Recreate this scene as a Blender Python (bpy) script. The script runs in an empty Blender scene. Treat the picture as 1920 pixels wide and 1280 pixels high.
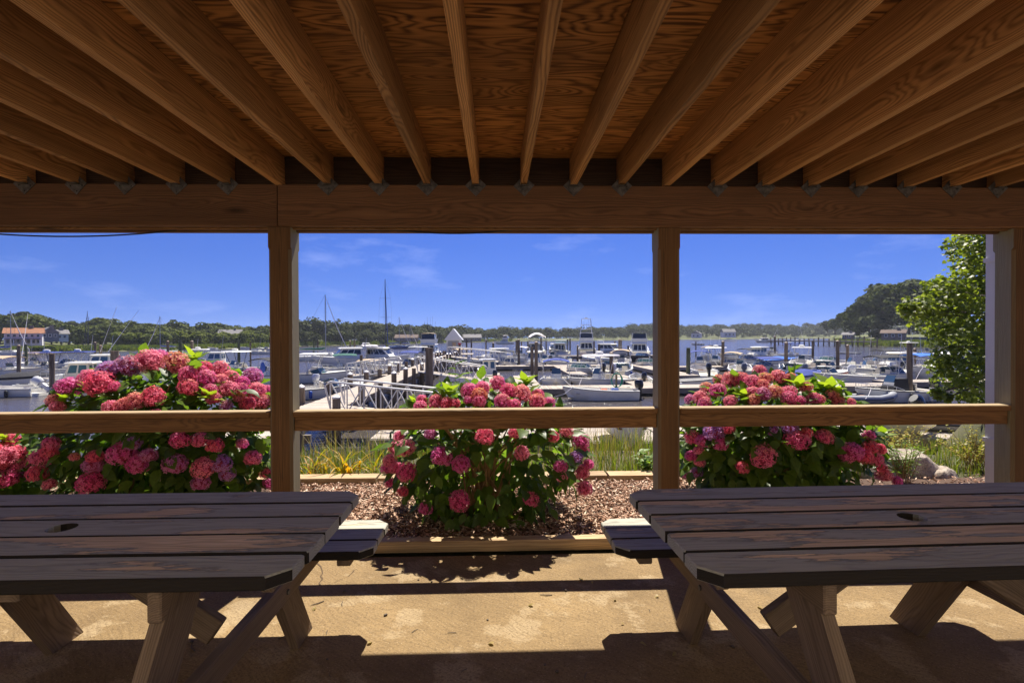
import bpy, math, random
from mathutils import Vector, Matrix, noise as mnoise
R = math.radians
rnd = random.Random(7)
sc = bpy.context.scene
COL = sc.collection

# ------------------------------------------------------------------ camera
FPX, HC = 950.0, 1.37                       # focal length in photo pixels (1920 wide), eye height
YAW, PITCH, ROLL = R(1.7), R(0.54), R(0.25)
CM = Matrix.Rotation(-YAW, 4, 'Z') @ Matrix.Rotation(R(90) - PITCH, 4, 'X') @ Matrix.Rotation(-ROLL, 4, 'Z')
CP = Vector((0, 0, HC))
cd = bpy.data.cameras.new('camera')
cd.sensor_width = 36.0
cd.lens = FPX / 1920 * 36
cd.clip_start, cd.clip_end = 0.05, 6000
cam = bpy.data.objects.new('camera', cd)
cam.matrix_world = Matrix.Translation(CP) @ CM
COL.objects.link(cam)
sc.camera = cam

# ------------------------------------------------------------------ sky, sun, exposure
SUN_EL, SUN_AZ = R(60.5), R(11)               # azimuth measured from +Y towards +X
world = bpy.data.worlds.new('World')
sc.world = world
world.use_nodes = True
wt = world.node_tree
wt.nodes.clear()
def N(nt, typ, ins=None, **at):
    n = nt.nodes.new(typ)
    for k, v in at.items(): setattr(n, k, v)
    for k, v in (ins or {}).items():
        s = n.inputs[k]
        if isinstance(v, bpy.types.NodeSocket): nt.links.new(v, s)
        else: s.default_value = v
    return n
def MA(nt, op, a, b=0.0, c=0.0, clamp=False):
    n = N(nt, 'ShaderNodeMath', {0: a, 1: b, 2: c}, operation=op)
    n.use_clamp = clamp
    return n.outputs[0]
def RAMP(nt, fac, stops, interp='LINEAR'):
    n = N(nt, 'ShaderNodeValToRGB', {0: fac})
    cr = n.color_ramp
    cr.interpolation = interp
    while len(cr.elements) < len(stops): cr.elements.new(0.5)
    for e, (p, c) in zip(cr.elements, stops):
        e.position = p
        e.color = (c, c, c, 1) if isinstance(c, (int, float)) else (*c[:3], 1)
    return n.outputs[0]
def MIX(nt, fac, a, b, mode='MIX'):
    n = N(nt, 'ShaderNodeMix', data_type='RGBA', blend_type=mode)
    for i, v in ((0, fac), (6, a), (7, b)):
        s = n.inputs[i]
        if isinstance(v, bpy.types.NodeSocket): nt.links.new(v, s)
        elif i == 0: s.default_value = v
        else: s.default_value = (*v[:3], 1) if not isinstance(v, (int, float)) else (v, v, v, 1)
    return n.outputs[2]
tc = N(wt, 'ShaderNodeTexCoord')
sep = N(wt, 'ShaderNodeSeparateXYZ', {0: tc.outputs['Generated']})
lift = N(wt, 'ShaderNodeCombineXYZ', {0: sep.outputs[0], 1: sep.outputs[1], 2: MA(wt, 'MULTIPLY_ADD', sep.outputs[2], 0.85, 0.2)})   # clear dry air: little white at the horizon
sky = N(wt, 'ShaderNodeTexSky', {'Vector': lift.outputs[0]}, sky_type='NISHITA', sun_disc=False)
sky.sun_elevation, sky.sun_rotation = SUN_EL, SUN_AZ
sky.air_density, sky.dust_density, sky.ozone_density = 1.0, 0.0, 4.0
hs = N(wt, 'ShaderNodeHueSaturation', {'Hue': 0.527, 'Saturation': 1.3, 'Value': 0.69, 'Color': sky.outputs[0]})
mp = N(wt, 'ShaderNodeMapping', {'Vector': tc.outputs['Generated'], 'Scale': (2.6, 2.6, 9.0)})
cn = N(wt, 'ShaderNodeTexNoise', {'Vector': mp.outputs[0], 'Scale': 2.1, 'Detail': 6.0, 'Roughness': 0.6})
cm = RAMP(wt, cn.outputs[0], [(0.56, 0.0), (0.78, 1.0)])
cl = MIX(wt, MA(wt, 'MULTIPLY', cm, 0.22), hs.outputs[0], (4.2, 4.8, 7.4))
bg = N(wt, 'ShaderNodeBackground', {'Color': cl, 'Strength': 0.085})
wo = N(wt, 'ShaderNodeOutputWorld', {'Surface': bg.outputs[0]})
sd = bpy.data.lights.new('sun', 'SUN')
sd.energy, sd.angle, sd.color = 4.1, R(0.53), (1.0, 0.93, 0.82)
sun = bpy.data.objects.new('sun', sd)
sv = Vector((math.cos(SUN_EL) * math.sin(SUN_AZ), math.cos(SUN_EL) * math.cos(SUN_AZ), math.sin(SUN_EL)))
sun.rotation_euler = sv.to_track_quat('Z', 'Y').to_euler()
sun.location = (6, 10, 20)
COL.objects.link(sun)
vs = sc.view_settings
vs.view_transform, vs.look, vs.exposure, vs.gamma = 'Standard', 'None', 1.18, 1.0
vs.use_curve_mapping = False
sc.cycles.max_bounces = 6
sc.cycles.diffuse_bounces = 4
sc.cycles.use_denoising = True

# ------------------------------------------------------------------ helpers
WZ = -2.0                                   # water level
def ray(px, py):
    return (CM.to_3x3() @ Vector(((px - 960) / FPX, -(py - 640) / FPX, -1))).normalized()
def on_z(px, py, z=WZ):                     # the ground point seen at a photo pixel
    d = ray(px, py)
    return CP + d * ((z - HC) / d.z)
def at_y(px, py, y):
    d = ray(px, py)
    return CP + d * (y / d.y)
def at_d(px, py, dist):                     # horizontal distance
    d = ray(px, py)
    return CP + d * (dist / math.hypot(d.x, d.y))
def hor(px): return 631.0 - (px - 960) * math.tan(ROLL)

def tag(o, label=None, cat=None, group=None, kind=None):
    if label: o['label'] = label
    if cat: o['category'] = cat
    if group: o['group'] = group
    if kind: o['kind'] = kind
    return o
def empty(name, loc=(0, 0, 0), rz=0.0):
    o = bpy.data.objects.new(name, None)
    o.empty_display_size = 0.2
    o.location = loc
    o.rotation_euler = (0, 0, rz)
    COL.objects.link(o)
    return o
def link(name, me, parent=None, mat=None):
    o = bpy.data.objects.new(name, me)
    if mat is not None:
        if len(me.materials) == 0: me.materials.append(mat)
    COL.objects.link(o)
    if parent is not None: o.parent = parent
    return o
class MB:
    """collects faces and links them as one mesh object"""
    def __init__(s): s.v, s.f = [], []
    def face_set(s, vs_, fs):
        k = len(s.v)
        s.v += [tuple(p) for p in vs_]
        s.f += [tuple(i + k for i in f) for f in fs]
        return s
    def box(s, c, d, m=None):
        x, y, z = d[0] / 2, d[1] / 2, d[2] / 2
        p = [Vector(q) for q in ((-x, -y, -z), (x, -y, -z), (x, y, -z), (-x, y, -z), (-x, -y, z), (x, -y, z), (x, y, z), (-x, y, z))]
        if m is not None: p = [m @ q for q in p]
        c = Vector(c)
        return s.face_set([q + c for q in p], [(3, 2, 1, 0), (4, 5, 6, 7), (0, 1, 5, 4), (1, 2, 6, 5), (2, 3, 7, 6), (3, 0, 4, 7)])
    def loft(s, rings, caps=True, closed=True):
        k = len(s.v)
        n = len(rings[0])
        for r in rings: s.v += [tuple(p) for p in r]
        for i in range(len(rings) - 1):
            for j in range(n if closed else n - 1):
                a, b = i * n + j, i * n + (j + 1) % n
                s.f.append((k + a, k + b, k + b + n, k + a + n))
        if caps:
            s.f.append(tuple(k + j for j in range(n))[::-1])
            s.f.append(tuple(k + (len(rings) - 1) * n + j for j in range(n)))
        return s
    def tube(s, pts, r, n=6, caps=True):
        pts = [Vector(p) for p in pts]
        rings = []
        for i, p in enumerate(pts):
            d = (pts[min(i + 1, len(pts) - 1)] - pts[max(i - 1, 0)]).normalized()
            a = d.orthogonal().normalized() if i == 0 else (a - d * a.dot(d)).normalized()
            b = d.cross(a)
            rr = r[i] if isinstance(r, (list, tuple)) else r
            rings.append([p + (a * math.cos(t) + b * math.sin(t)) * rr for t in (2 * math.pi * j / n for j in range(n))])
        return s.loft(rings, caps)
    def tbox(s, x0, x1, y, z0, X0, X1, Y, z1):
        b = [(x0, -y, z0), (x1, -y, z0), (x1, y, z0), (x0, y, z0)]
        t = [(X0, -Y, z1), (X1, -Y, z1), (X1, Y, z1), (X0, Y, z1)]
        s.face_set(b + t, [(3, 2, 1, 0), (4, 5, 6, 7), (0, 1, 5, 4), (1, 2, 6, 5), (2, 3, 7, 6), (3, 0, 4, 7)])
        V = [Vector(p) for p in b + t]
        return {'r': (V[0], V[1], V[5], V[4]), 'f': (V[1], V[2], V[6], V[5]), 'l': (V[2], V[3], V[7], V[6]), 'b': (V[3], V[0], V[4], V[7])}
    def tb(s, *a_):
        s.tbox(*a_)
        return s
    def pane(s, q, u0, u1, v0, v1, t=0.015):
        a, b, c, d = q
        P = lambda u, v: (a.lerp(b, u)).lerp(d.lerp(c, u), v)
        nrm = (b - a).cross(d - a).normalized()
        o = [P(u0, v0), P(u1, v0), P(u1, v1), P(u0, v1)]
        return s.face_set([p - nrm * 0.01 for p in o] + [p + nrm * t for p in o], [(4, 5, 6, 7), (0, 1, 5, 4), (1, 2, 6, 5), (2, 3, 7, 6), (3, 0, 4, 7)])
    def mesh(s, name, smooth=None):
        me = bpy.data.meshes.new(name)
        me.from_pydata(s.v, [], s.f)
        if smooth is not None:
            me.shade_smooth()
            me.set_sharp_from_angle(angle=R(smooth))
        return me
    def build(s, name, mat, parent=None, smooth=None):
        return link(name, s.mesh(name, smooth), parent, mat)

# ------------------------------------------------------------------ materials
MATS = {}
def newmat(name):
    m = bpy.data.materials.new(name)
    m.use_nodes = True
    nt = m.node_tree
    nt.nodes.clear()
    out = N(nt, 'ShaderNodeOutputMaterial')
    MATS[name] = m
    return m, nt, out
def finish(nt, out, col, rough=0.6, bump=None, bs=0.3, bd=0.01, metal=0.0, spec=0.5, **kw):
    p = N(nt, 'ShaderNodeBsdfPrincipled', {'Metallic': metal, 'Specular IOR Level': spec})
    for k, v in (('Base Color', col), ('Roughness', rough)):
        if isinstance(v, bpy.types.NodeSocket): nt.links.new(v, p.inputs[k])
        else: p.inputs[k].default_value = (*v[:3], 1) if k == 'Base Color' else v
    if bump is not None:
        b = N(nt, 'ShaderNodeBump', {'Height': bump, 'Strength': bs, 'Distance': bd})
        nt.links.new(b.outputs[0], p.inputs['Normal'])
    nt.links.new(p.outputs[0], out.inputs[0])
    return p
def objvec(nt, jitter=True):
    t = N(nt, 'ShaderNodeTexCoord').outputs['Object']
    if not jitter: return t
    r = N(nt, 'ShaderNodeObjectInfo').outputs['Random']
    c = N(nt, 'ShaderNodeCombineXYZ', {0: MA(nt, 'MULTIPLY', r, 91.0), 1: 0.0, 2: 0.0}).outputs[0]
    return N(nt, 'ShaderNodeVectorMath', {0: t, 1: c}, operation='ADD').outputs[0]
def noise(nt, vec, sc_=(1, 1, 1), scale=1.0, detail=4.0, rough=0.55, col=False):
    m = N(nt, 'ShaderNodeMapping', {'Vector': vec, 'Scale': sc_})
    n = N(nt, 'ShaderNodeTexNoise', {'Vector': m.outputs[0], 'Scale': scale, 'Detail': detail, 'Roughness': rough})
    return n.outputs[1 if col else 0]
def wood(name, dark, light, ring=620, wob=0.05, knots=0.5, grey=None, top_grey=None, side_grey=None, rough=0.75, tone=0.45,
         peel=None, bstr=0.35, plate=1.0, yscale=1.0, edge_dark=None, spec=0.3, rc=0.42):
    m, nt, out = newmat(name)
    t = N(nt, 'ShaderNodeTexCoord').outputs['Object']
    rn = N(nt, 'ShaderNodeObjectInfo').outputs['Random']
    v = N(nt, 'ShaderNodeVectorMath', {0: t, 1: N(nt, 'ShaderNodeCombineXYZ', {0: MA(nt, 'MULTIPLY', rn, 91.0), 1: 0.0, 2: 0.0}).outputs[0]}, operation='ADD').outputs[0]
    s = N(nt, 'ShaderNodeSeparateXYZ', {0: t})
    n1 = noise(nt, v, (0.55, 2.2, 2.2), 1.3, 2.0)
    n2 = noise(nt, v, (0.9, 5, 5), 2.2, 2.0)
    y = MA(nt, 'ADD', MA(nt, 'MULTIPLY', s.outputs[1], yscale), MA(nt, 'MULTIPLY', MA(nt, 'SUBTRACT', n1, 0.5), wob * 2.2))
    y = MA(nt, 'ADD', y, MA(nt, 'MULTIPLY', MA(nt, 'SUBTRACT', rn, 0.5), 0.07))
    z = MA(nt, 'ADD', s.outputs[2], MA(nt, 'MULTIPLY', MA(nt, 'SUBTRACT', n2, 0.5), wob * 1.3))
    z = MA(nt, 'ADD', MA(nt, 'MULTIPLY', z, plate), MA(nt, 'MULTIPLY_ADD', rn, 0.05, 0.035))
    r = MA(nt, 'SQRT', MA(nt, 'ADD', MA(nt, 'MULTIPLY', y, y), MA(nt, 'MULTIPLY', z, z)))
    # knots pull the rings round themselves
    kv = N(nt, 'ShaderNodeMapping', {'Vector': v, 'Scale': (1.35, 5.0, 5.0)}).outputs[0]
    vo = N(nt, 'ShaderNodeTexVoronoi', {'Vector': kv, 'Scale': 1.0, 'Randomness': 1.0}, feature='F1')
    kd = vo.outputs['Distance']
    kmask = RAMP(nt, kd, [(0.05, 1.0), (0.42, 0.0)], 'EASE')
    kmask = MA(nt, 'MULTIPLY', kmask, knots)
    r = MA(nt, 'ADD', r, MA(nt, 'MULTIPLY', kmask, 0.05))
    w = MA(nt, 'SINE', MA(nt, 'MULTIPLY', r, ring))
    w = MA(nt, 'MULTIPLY_ADD', w, 0.5, 0.5)
    w = MA(nt, 'POWER', w, 1.6)
    fib = noise(nt, v, (5, 190, 190), 1.0, 3.0, 0.7)
    big = noise(nt, v, (0.8, 3, 3), 1.2, 4.0, 0.6)
    streak = noise(nt, v, (1.2, 45, 45), 1.0, 4.0, 0.65)
    fac = MA(nt, 'ADD', MA(nt, 'MULTIPLY', MA(nt, 'MULTIPLY', w, MA(nt, 'MULTIPLY_ADD', big, 1.2, 0.3)), rc), MA(nt, 'MULTIPLY', fib, 0.62))
    fac = MA(nt, 'ADD', fac, MA(nt, 'MULTIPLY', MA(nt, 'SUBTRACT', streak, 0.5), 0.9))
    fac = MA(nt, 'SUBTRACT', fac, 0.1, clamp=True)
    col = MIX(nt, fac, light, dark)
    kcore = RAMP(nt, kd, [(0.03, 1.0), (0.13, 0.0)])
    col = MIX(nt, MA(nt, 'MULTIPLY', kcore, min(1.0, knots * 1.5)), col, [c * 0.45 for c in dark])
    val = MA(nt, 'MULTIPLY_ADD', big, 1.3, 0.35)
    val = MA(nt, 'MULTIPLY', val, MA(nt, 'MULTIPLY_ADD', rn, tone, 1.0 - tone / 2))
    col = MIX(nt, 1.0, col, N(nt, 'ShaderNodeCombineColor', {0: val, 1: val, 2: val}).outputs[0], 'MULTIPLY')
    bump = MA(nt, 'ADD', MA(nt, 'MULTIPLY', w, -0.5), MA(nt, 'MULTIPLY', fib, -0.9))
    nr = N(nt, 'ShaderNodeTexCoord').outputs['Normal']
    ns = N(nt, 'ShaderNodeSeparateXYZ', {0: nr})
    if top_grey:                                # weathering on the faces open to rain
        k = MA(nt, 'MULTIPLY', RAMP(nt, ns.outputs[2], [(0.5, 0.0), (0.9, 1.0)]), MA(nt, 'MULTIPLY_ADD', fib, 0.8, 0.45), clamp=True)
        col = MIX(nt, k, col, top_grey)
    if side_grey:
        k = MA(nt, 'MULTIPLY', RAMP(nt, MA(nt, 'ABSOLUTE', ns.outputs[1]), [(0.6, 0.0), (0.9, 1.0)]), MA(nt, 'MULTIPLY_ADD', fib, 0.9, 0.35), clamp=True)
        col = MIX(nt, k, col, side_grey)
    if peel:                                    # stain worn off in ragged patches along the grain
        stain, amount = peel
        pn = noise(nt, v, (1.5, 9, 9), 1.25, 6.0, 0.62)
        pm = RAMP(nt, pn, [(amount, 0.0), (amount + 0.012, 1.0)])
        edge = RAMP(nt, pn, [(amount - 0.03, 0.0), (amount - 0.004, 1.0), (amount + 0.004, 1.0), (amount + 0.02, 0.0)])
        up = RAMP(nt, ns.outputs[2], [(0.3, 0.0), (0.7, 1.0)])
        pm = MA(nt, 'MULTIPLY', pm, up)
        sv_ = MA(nt, 'MULTIPLY_ADD', fac, -0.5, 1.15)
        sv_ = MA(nt, 'MULTIPLY', sv_, MA(nt, 'MULTIPLY_ADD', big, 0.4, 0.8))
        st = MIX(nt, 1.0, stain, N(nt, 'ShaderNodeCombineColor', {0: sv_, 1: sv_, 2: sv_}).outputs[0], 'MULTIPLY')
        col = MIX(nt, pm, st, col)
        col = MIX(nt, MA(nt, 'MULTIPLY', edge, MA(nt, 'MULTIPLY', up, 0.55)), col, [c * 0.35 for c in stain])
        bump = MA(nt, 'SUBTRACT', bump, MA(nt, 'MULTIPLY', pm, 1.2))
    if edge_dark:                               # grime and the shade of the gaps, coloured onto the sawn board edges
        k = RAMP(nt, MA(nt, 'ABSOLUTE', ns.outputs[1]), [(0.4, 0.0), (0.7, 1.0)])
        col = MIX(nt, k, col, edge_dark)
    finish(nt, out, col, rough, bump, bstr, 0.004, spec=spec)
    return m
def paint(name, col, rough=0.4, var=0.12, scale=3.0, metal=0.0, bump=0.0, spec=0.5, dirt=None):
    m, nt, out = newmat(name)
    v = objvec(nt)
    n = noise(nt, v, (1, 1, 1), scale, 5.0, 0.6)
    c = MIX(nt, RAMP(nt, n, [(0.3, 0.0), (0.75, 1.0)]), [min(1, x * (1 + var)) for x in col], [x * (1 - var * 1.8) for x in col])
    if dirt:
        c = MIX(nt, RAMP(nt, noise(nt, v, (1, 1, 2), scale * 2.3, 6.0, 0.65), [(0.55, 0.0), (0.75, 0.7)]), c, dirt)
    finish(nt, out, c, rough, n if bump else None, bump, 0.01, metal, spec)
    return m
def leafmat(name, c1, c2, trans=0.45, tcol=None, rough=0.45, by_object=True, nscale=6.0, spec=0.35):
    m, nt, out = newmat(name)
    g = N(nt, 'ShaderNodeNewGeometry')
    rn = g.outputs['Random Per Island']
    if by_object: rn = MA(nt, 'FRACT', MA(nt, 'ADD', rn, N(nt, 'ShaderNodeObjectInfo').outputs['Random']))
    n = noise(nt, N(nt, 'ShaderNodeTexCoord').outputs['Object'], (1, 1, 1), nscale, 3.0)
    f = MA(nt, 'ADD', MA(nt, 'MULTIPLY', rn, 0.7), MA(nt, 'MULTIPLY', MA(nt, 'SUBTRACT', n, 0.35), 0.9), clamp=True)
    c = MIX(nt, f, c1, c2)
    p = N(nt, 'ShaderNodeBsdfPrincipled', {'Base Color': c, 'Roughness': rough, 'Specular IOR Level': spec})
    t = N(nt, 'ShaderNodeBsdfTranslucent', {'Color': MIX(nt, 1.0, c, tcol or (1.5, 1.6, 0.6), 'MULTIPLY')})
    x = N(nt, 'ShaderNodeMixShader', {0: trans, 1: p.outputs[0], 2: t.outputs[0]})
    nt.links.new(x.outputs[0], out.inputs[0])
    return m

wood('joist', (0.08, 0.028, 0.008), (0.56, 0.30, 0.12), 1000, 0.03, 0.6, tone=0.6)
wood('plywood', (0.075, 0.022, 0.004), (0.60, 0.27, 0.075), 620, 0.16, 1.0, rc=0.6, plate=0.35, yscale=0.22, tone=0.3)
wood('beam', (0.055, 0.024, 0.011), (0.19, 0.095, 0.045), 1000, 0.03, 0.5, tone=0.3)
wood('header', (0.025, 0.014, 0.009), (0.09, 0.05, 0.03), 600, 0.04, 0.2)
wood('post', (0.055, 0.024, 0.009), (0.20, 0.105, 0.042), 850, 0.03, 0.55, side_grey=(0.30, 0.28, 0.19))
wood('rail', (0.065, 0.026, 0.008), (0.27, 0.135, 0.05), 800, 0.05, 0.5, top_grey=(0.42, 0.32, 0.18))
wood('rail_side', (0.06, 0.024, 0.007), (0.27, 0.135, 0.05), 800, 0.05, 0.6)
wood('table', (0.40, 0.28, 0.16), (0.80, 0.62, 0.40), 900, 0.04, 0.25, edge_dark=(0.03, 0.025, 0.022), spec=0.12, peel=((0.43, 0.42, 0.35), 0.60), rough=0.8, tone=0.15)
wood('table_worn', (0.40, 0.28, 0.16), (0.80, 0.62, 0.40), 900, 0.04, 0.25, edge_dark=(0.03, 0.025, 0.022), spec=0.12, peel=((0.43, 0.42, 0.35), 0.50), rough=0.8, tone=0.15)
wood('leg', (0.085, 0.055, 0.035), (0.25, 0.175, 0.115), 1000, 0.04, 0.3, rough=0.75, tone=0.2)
wood('timber', (0.22, 0.13, 0.06), (0.55, 0.39, 0.21), 400, 0.04, 0.25, tone=0.2)
wood('dock', (0.25, 0.20, 0.15), (0.52, 0.45, 0.36), 500, 0.03, 0.15, tone=0.35, bstr=0.2)
wood('dock_edge', (0.15, 0.12, 0.09), (0.36, 0.31, 0.25), 400, 0.03, 0.15, bstr=0.2)
def piling_mat(name, c1, c2):
    m, nt, out = newmat(name)
    v = objvec(nt)
    n = noise(nt, v, (14, 14, 0.8), 1.5, 5.0, 0.65)
    b = noise(nt, v, (1, 1, 1), 1.6, 3.0)
    c = MIX(nt, RAMP(nt, n, [(0.35, 0.0), (0.65, 1.0)]), c1, c2)
    c = MIX(nt, RAMP(nt, b, [(0.45, 0.0), (0.7, 0.5)]), c, [x * 0.6 for x in c2])
    pz = N(nt, 'ShaderNodeSeparateXYZ', {0: N(nt, 'ShaderNodeNewGeometry').outputs['Position']}).outputs[2]
    wet = RAMP(nt, MA(nt, 'MULTIPLY_ADD', pz, 1.0, 2.6), [(0.55, 1.0), (1.0, 0.0)])      # tide line: weed and damp
    c = MIX(nt, wet, c, (0.03, 0.026, 0.017))
    finish(nt, out, c, 0.85, n, 0.5, 0.02, spec=0.2)
piling_mat('piling', (0.30, 0.235, 0.165), (0.13, 0.095, 0.06))
piling_mat('piling_green', (0.20, 0.22, 0.11), (0.09, 0.10, 0.05))
paint('iron', (0.13, 0.12, 0.115), 0.55, 0.4, 30, 0.6, 0.2)
paint('cable', (0.012, 0.012, 0.012), 0.5)
paint('gelcoat', (0.88, 0.86, 0.74), 0.28, 0.04, 1.2, dirt=(0.72, 0.68, 0.57))
paint('gelcoat_cream', (0.66, 0.60, 0.48), 0.35, 0.05, 1.2, dirt=(0.5, 0.44, 0.34))
paint('gelcoat_grey', (0.33, 0.34, 0.35), 0.35, 0.08)
paint('gelcoat_dark', (0.02, 0.025, 0.04), 0.2, 0.1)
paint('gelcoat_blue', (0.03, 0.08, 0.25), 0.25, 0.1)
paint('gelcoat_red', (0.35, 0.03, 0.025), 0.3, 0.1)
paint('liner', (0.55, 0.51, 0.44), 0.6, 0.1, 2.5, dirt=(0.3, 0.27, 0.22))
paint('canvas_blue', (0.02, 0.045, 0.24), 0.85, 0.15, 4, bump=0.2)
paint('canvas_bright', (0.02, 0.14, 0.55), 0.8, 0.15, 4, bump=0.2)
paint('canvas_black', (0.018, 0.018, 0.02), 0.85, 0.2, 4, bump=0.2)
paint('canvas_tan', (0.48, 0.36, 0.22), 0.85, 0.12, 4, bump=0.2)
paint('canvas_green', (0.015, 0.10, 0.075), 0.85, 0.15, 4, bump=0.2)
paint('canvas_white', (0.72, 0.68, 0.68), 0.8, 0.06, 4, bump=0.2)
paint('aluminium', (0.62, 0.62, 0.62), 0.35, 0.08, 8, 0.85)
paint('alu_paint', (0.66, 0.65, 0.62), 0.5, 0.08, 5, dirt=(0.4, 0.36, 0.3))
paint('mast', (0.36, 0.36, 0.36), 0.4, 0.1, 3, 0.5)
paint('mast_dark', (0.06, 0.06, 0.08), 0.4, 0.1, 3, 0.3)
paint('wire', (0.12, 0.12, 0.13), 0.4, 0.1, 3, 0.4)
paint('cowl_black', (0.02, 0.02, 0.023), 0.25, 0.1)
paint('cowl_grey', (0.12, 0.13, 0.15), 0.3, 0.1)
paint('cowl_white', (0.72, 0.72, 0.70), 0.3, 0.05)
paint('vinyl', (0.62, 0.57, 0.48), 0.55, 0.08)
paint('rubber', (0.025, 0.025, 0.025), 0.7, 0.1)
paint('hypalon', (0.30, 0.31, 0.32), 0.6, 0.12, 3, dirt=(0.2, 0.19, 0.17))
paint('teak', (0.22, 0.11, 0.045), 0.6, 0.2)
paint('red', (0.5, 0.03, 0.03), 0.5, 0.1)
paint('orange', (0.6, 0.13, 0.03), 0.5, 0.1)
paint('hose_green', (0.0, 0.28, 0.16), 0.45, 0.1)
paint('plastic_blue', (0.02, 0.09, 0.42), 0.4, 0.1)
paint('white_wall', (0.70, 0.69, 0.66), 0.7, 0.06, 1.0)
paint('grey_wall', (0.14, 0.17, 0.20), 0.8, 0.1, 1.0)
paint('shingle_wall', (0.22, 0.19, 0.155), 0.85, 0.2, 2.0)
paint('roof_orange', (0.30, 0.125, 0.055), 0.85, 0.2, 2.0)
paint('roof_grey', (0.20, 0.19, 0.18), 0.85, 0.2, 2.0)
paint('white_metal', (0.72, 0.71, 0.69), 0.4, 0.04, 2.0)
paint('bounce_siding', (0.52, 0.46, 0.36), 0.7, 0.05, 1.0)
paint('copper', (0.25, 0.17, 0.11), 0.6, 0.3)
def glassmat(name, col, rough=0.06):
    m, nt, out = newmat(name)
    finish(nt, out, col, rough, spec=0.8)
glassmat('glass_dark', (0.012, 0.016, 0.02))
glassmat('glass_green', (0.05, 0.11, 0.09))
glassmat('glass_blue', (0.05, 0.10, 0.16))
M = MATS

# ================================================================== the setting
def ground_z(x, y):
    lip = 5.9 + 0.5 * mnoise.noise((x * 0.25, 0, 3.1)) + (5.6 * min(1, max(0, (x - 9.6) / 2.0)))
    k = min(1, max(0, (y - lip) / 3.2))
    k = k * k * (3 - 2 * k)
    return -0.035 - 2.7 * k + (0.05 * mnoise.noise((x * 0.6, y * 0.6, 0)) if y > 5 else 0)
m_, nt, out = newmat('soil')
v = objvec(nt, False)
c = MIX(nt, noise(nt, v, (1, 1, 1), 1.5, 6.0), (0.10, 0.085, 0.03), (0.035, 0.05, 0.012))
c = MIX(nt, RAMP(nt, noise(nt, v, (1, 1, 1), 0.12, 2.0), [(0.45, 0), (0.6, 1)]), c, (0.16, 0.12, 0.07))
finish(nt, out, c, 0.95, noise(nt, v, (1, 1, 1), 14, 5.0), 0.6, 0.05)
mb = MB()
xs = [-70, -45, -30, -20] + [-14 + i * 0.7 for i in range(41)] + [18, 24, 32, 45, 70]
ys = [-60, -40, -20, -8, 0, 3, 4.6] + [4.8 + i * 0.45 for i in range(26)]
mb.face_set([(x, y, ground_z(x, y)) for y in ys for x in xs],
            [(j * len(xs) + i, j * len(xs) + i + 1, (j + 1) * len(xs) + i + 1, (j + 1) * len(xs) + i) for j in range(len(ys) - 1) for i in range(len(xs) - 1)])
tag(mb.build('ground', M['soil'], smooth=60), kind='structure')

m_, nt, out = newmat('water')
v = objvec(nt, False)
w1 = noise(nt, v, (0.55, 1.5, 1), 1.6, 4.0, 0.6)
w2 = noise(nt, v, (0.25, 0.6, 1), 0.5, 3.0, 0.5)
w3 = noise(nt, v, (1, 1.8, 1), 5.5, 2.0, 0.5)
h = MA(nt, 'ADD', MA(nt, 'ADD', w1, MA(nt, 'MULTIPLY', w2, 1.3)), MA(nt, 'MULTIPLY', w3, 0.22))
patch = noise(nt, v, (1, 0.4, 1), 0.03, 3.0)
finish(nt, out, MIX(nt, patch, (0.075, 0.062, 0.05), (0.10, 0.09, 0.082)), 0.12, h, 0.55, 0.25, spec=0.5)
mb = MB().face_set([(-900, 4, WZ), (900, 4, WZ), (900, 900, WZ), (-900, 900, WZ)], [(0, 1, 2, 3)])
tag(mb.build('water', M['water']), kind='structure')

# patio slab
m_, nt, out = newmat('concrete')
v = objvec(nt, False)
n1 = noise(nt, v, (1, 1, 1), 1.1, 8.0, 0.62)
n2 = noise(nt, v, (1, 1, 1), 3.3, 6.0, 0.6)
n3 = noise(nt, v, (1, 1, 1), 85, 3.0, 0.7)
sweep = N(nt, 'ShaderNodeMapping', {'Vector': v, 'Rotation': (0, 0, R(38)), 'Scale': (1, 1, 1)}).outputs[0]
dist = N(nt, 'ShaderNodeVectorMath', {0: sweep, 1: N(nt, 'ShaderNodeVectorMath', {0: noise(nt, v, (1, 1, 1), 2.0, 2.0, col=True), 1: (0.25, 0.25, 0)}, operation='MULTIPLY').outputs[0]}, operation='ADD').outputs[0]
n4 = noise(nt, dist, (9, 95, 1), 1.0, 3.0, 0.6)
c = MIX(nt, RAMP(nt, n1, [(0.36, 0), (0.6, 1)]), (0.185, 0.12, 0.052), (0.305, 0.205, 0.093))
c = MIX(nt, RAMP(nt, n2, [(0.54, 0.0), (0.585, 0.55), (0.7, 0.75)]), c, (0.40, 0.30, 0.17))
c = MIX(nt, RAMP(nt, noise(nt, v, (1, 1, 1), 0.9, 5.0, 0.65), [(0.55, 0), (0.66, 0.55)]), c, (0.12, 0.085, 0.048))
c = MIX(nt, RAMP(nt, n3, [(0.34, 0.6), (0.5, 0.0)]), c, (0.075, 0.046, 0.02))
c = MIX(nt, RAMP(nt, noise(nt, v, (1, 1, 1), 160, 2.0), [(0.62, 0), (0.72, 0.6)]), c, (0.6, 0.48, 0.34))
c = MIX(nt, RAMP(nt, n4, [(0.38, 0.3), (0.55, 0.0)]), c, (0.10, 0.062, 0.028))
hh = MA(nt, 'ADD', MA(nt, 'MULTIPLY', n4, 0.9), MA(nt, 'MULTIPLY', n3, 0.9))
finish(nt, out, c, 0.85, hh, 0.45, 0.005, spec=0.3)
mb = MB().box((0, -4.915, -0.06), (34, 16.17, 0.12))
patio = tag(mb.build('patio', M['concrete']), kind='structure')
paint('crack', (0.09, 0.055, 0.025), 0.9)
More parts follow.
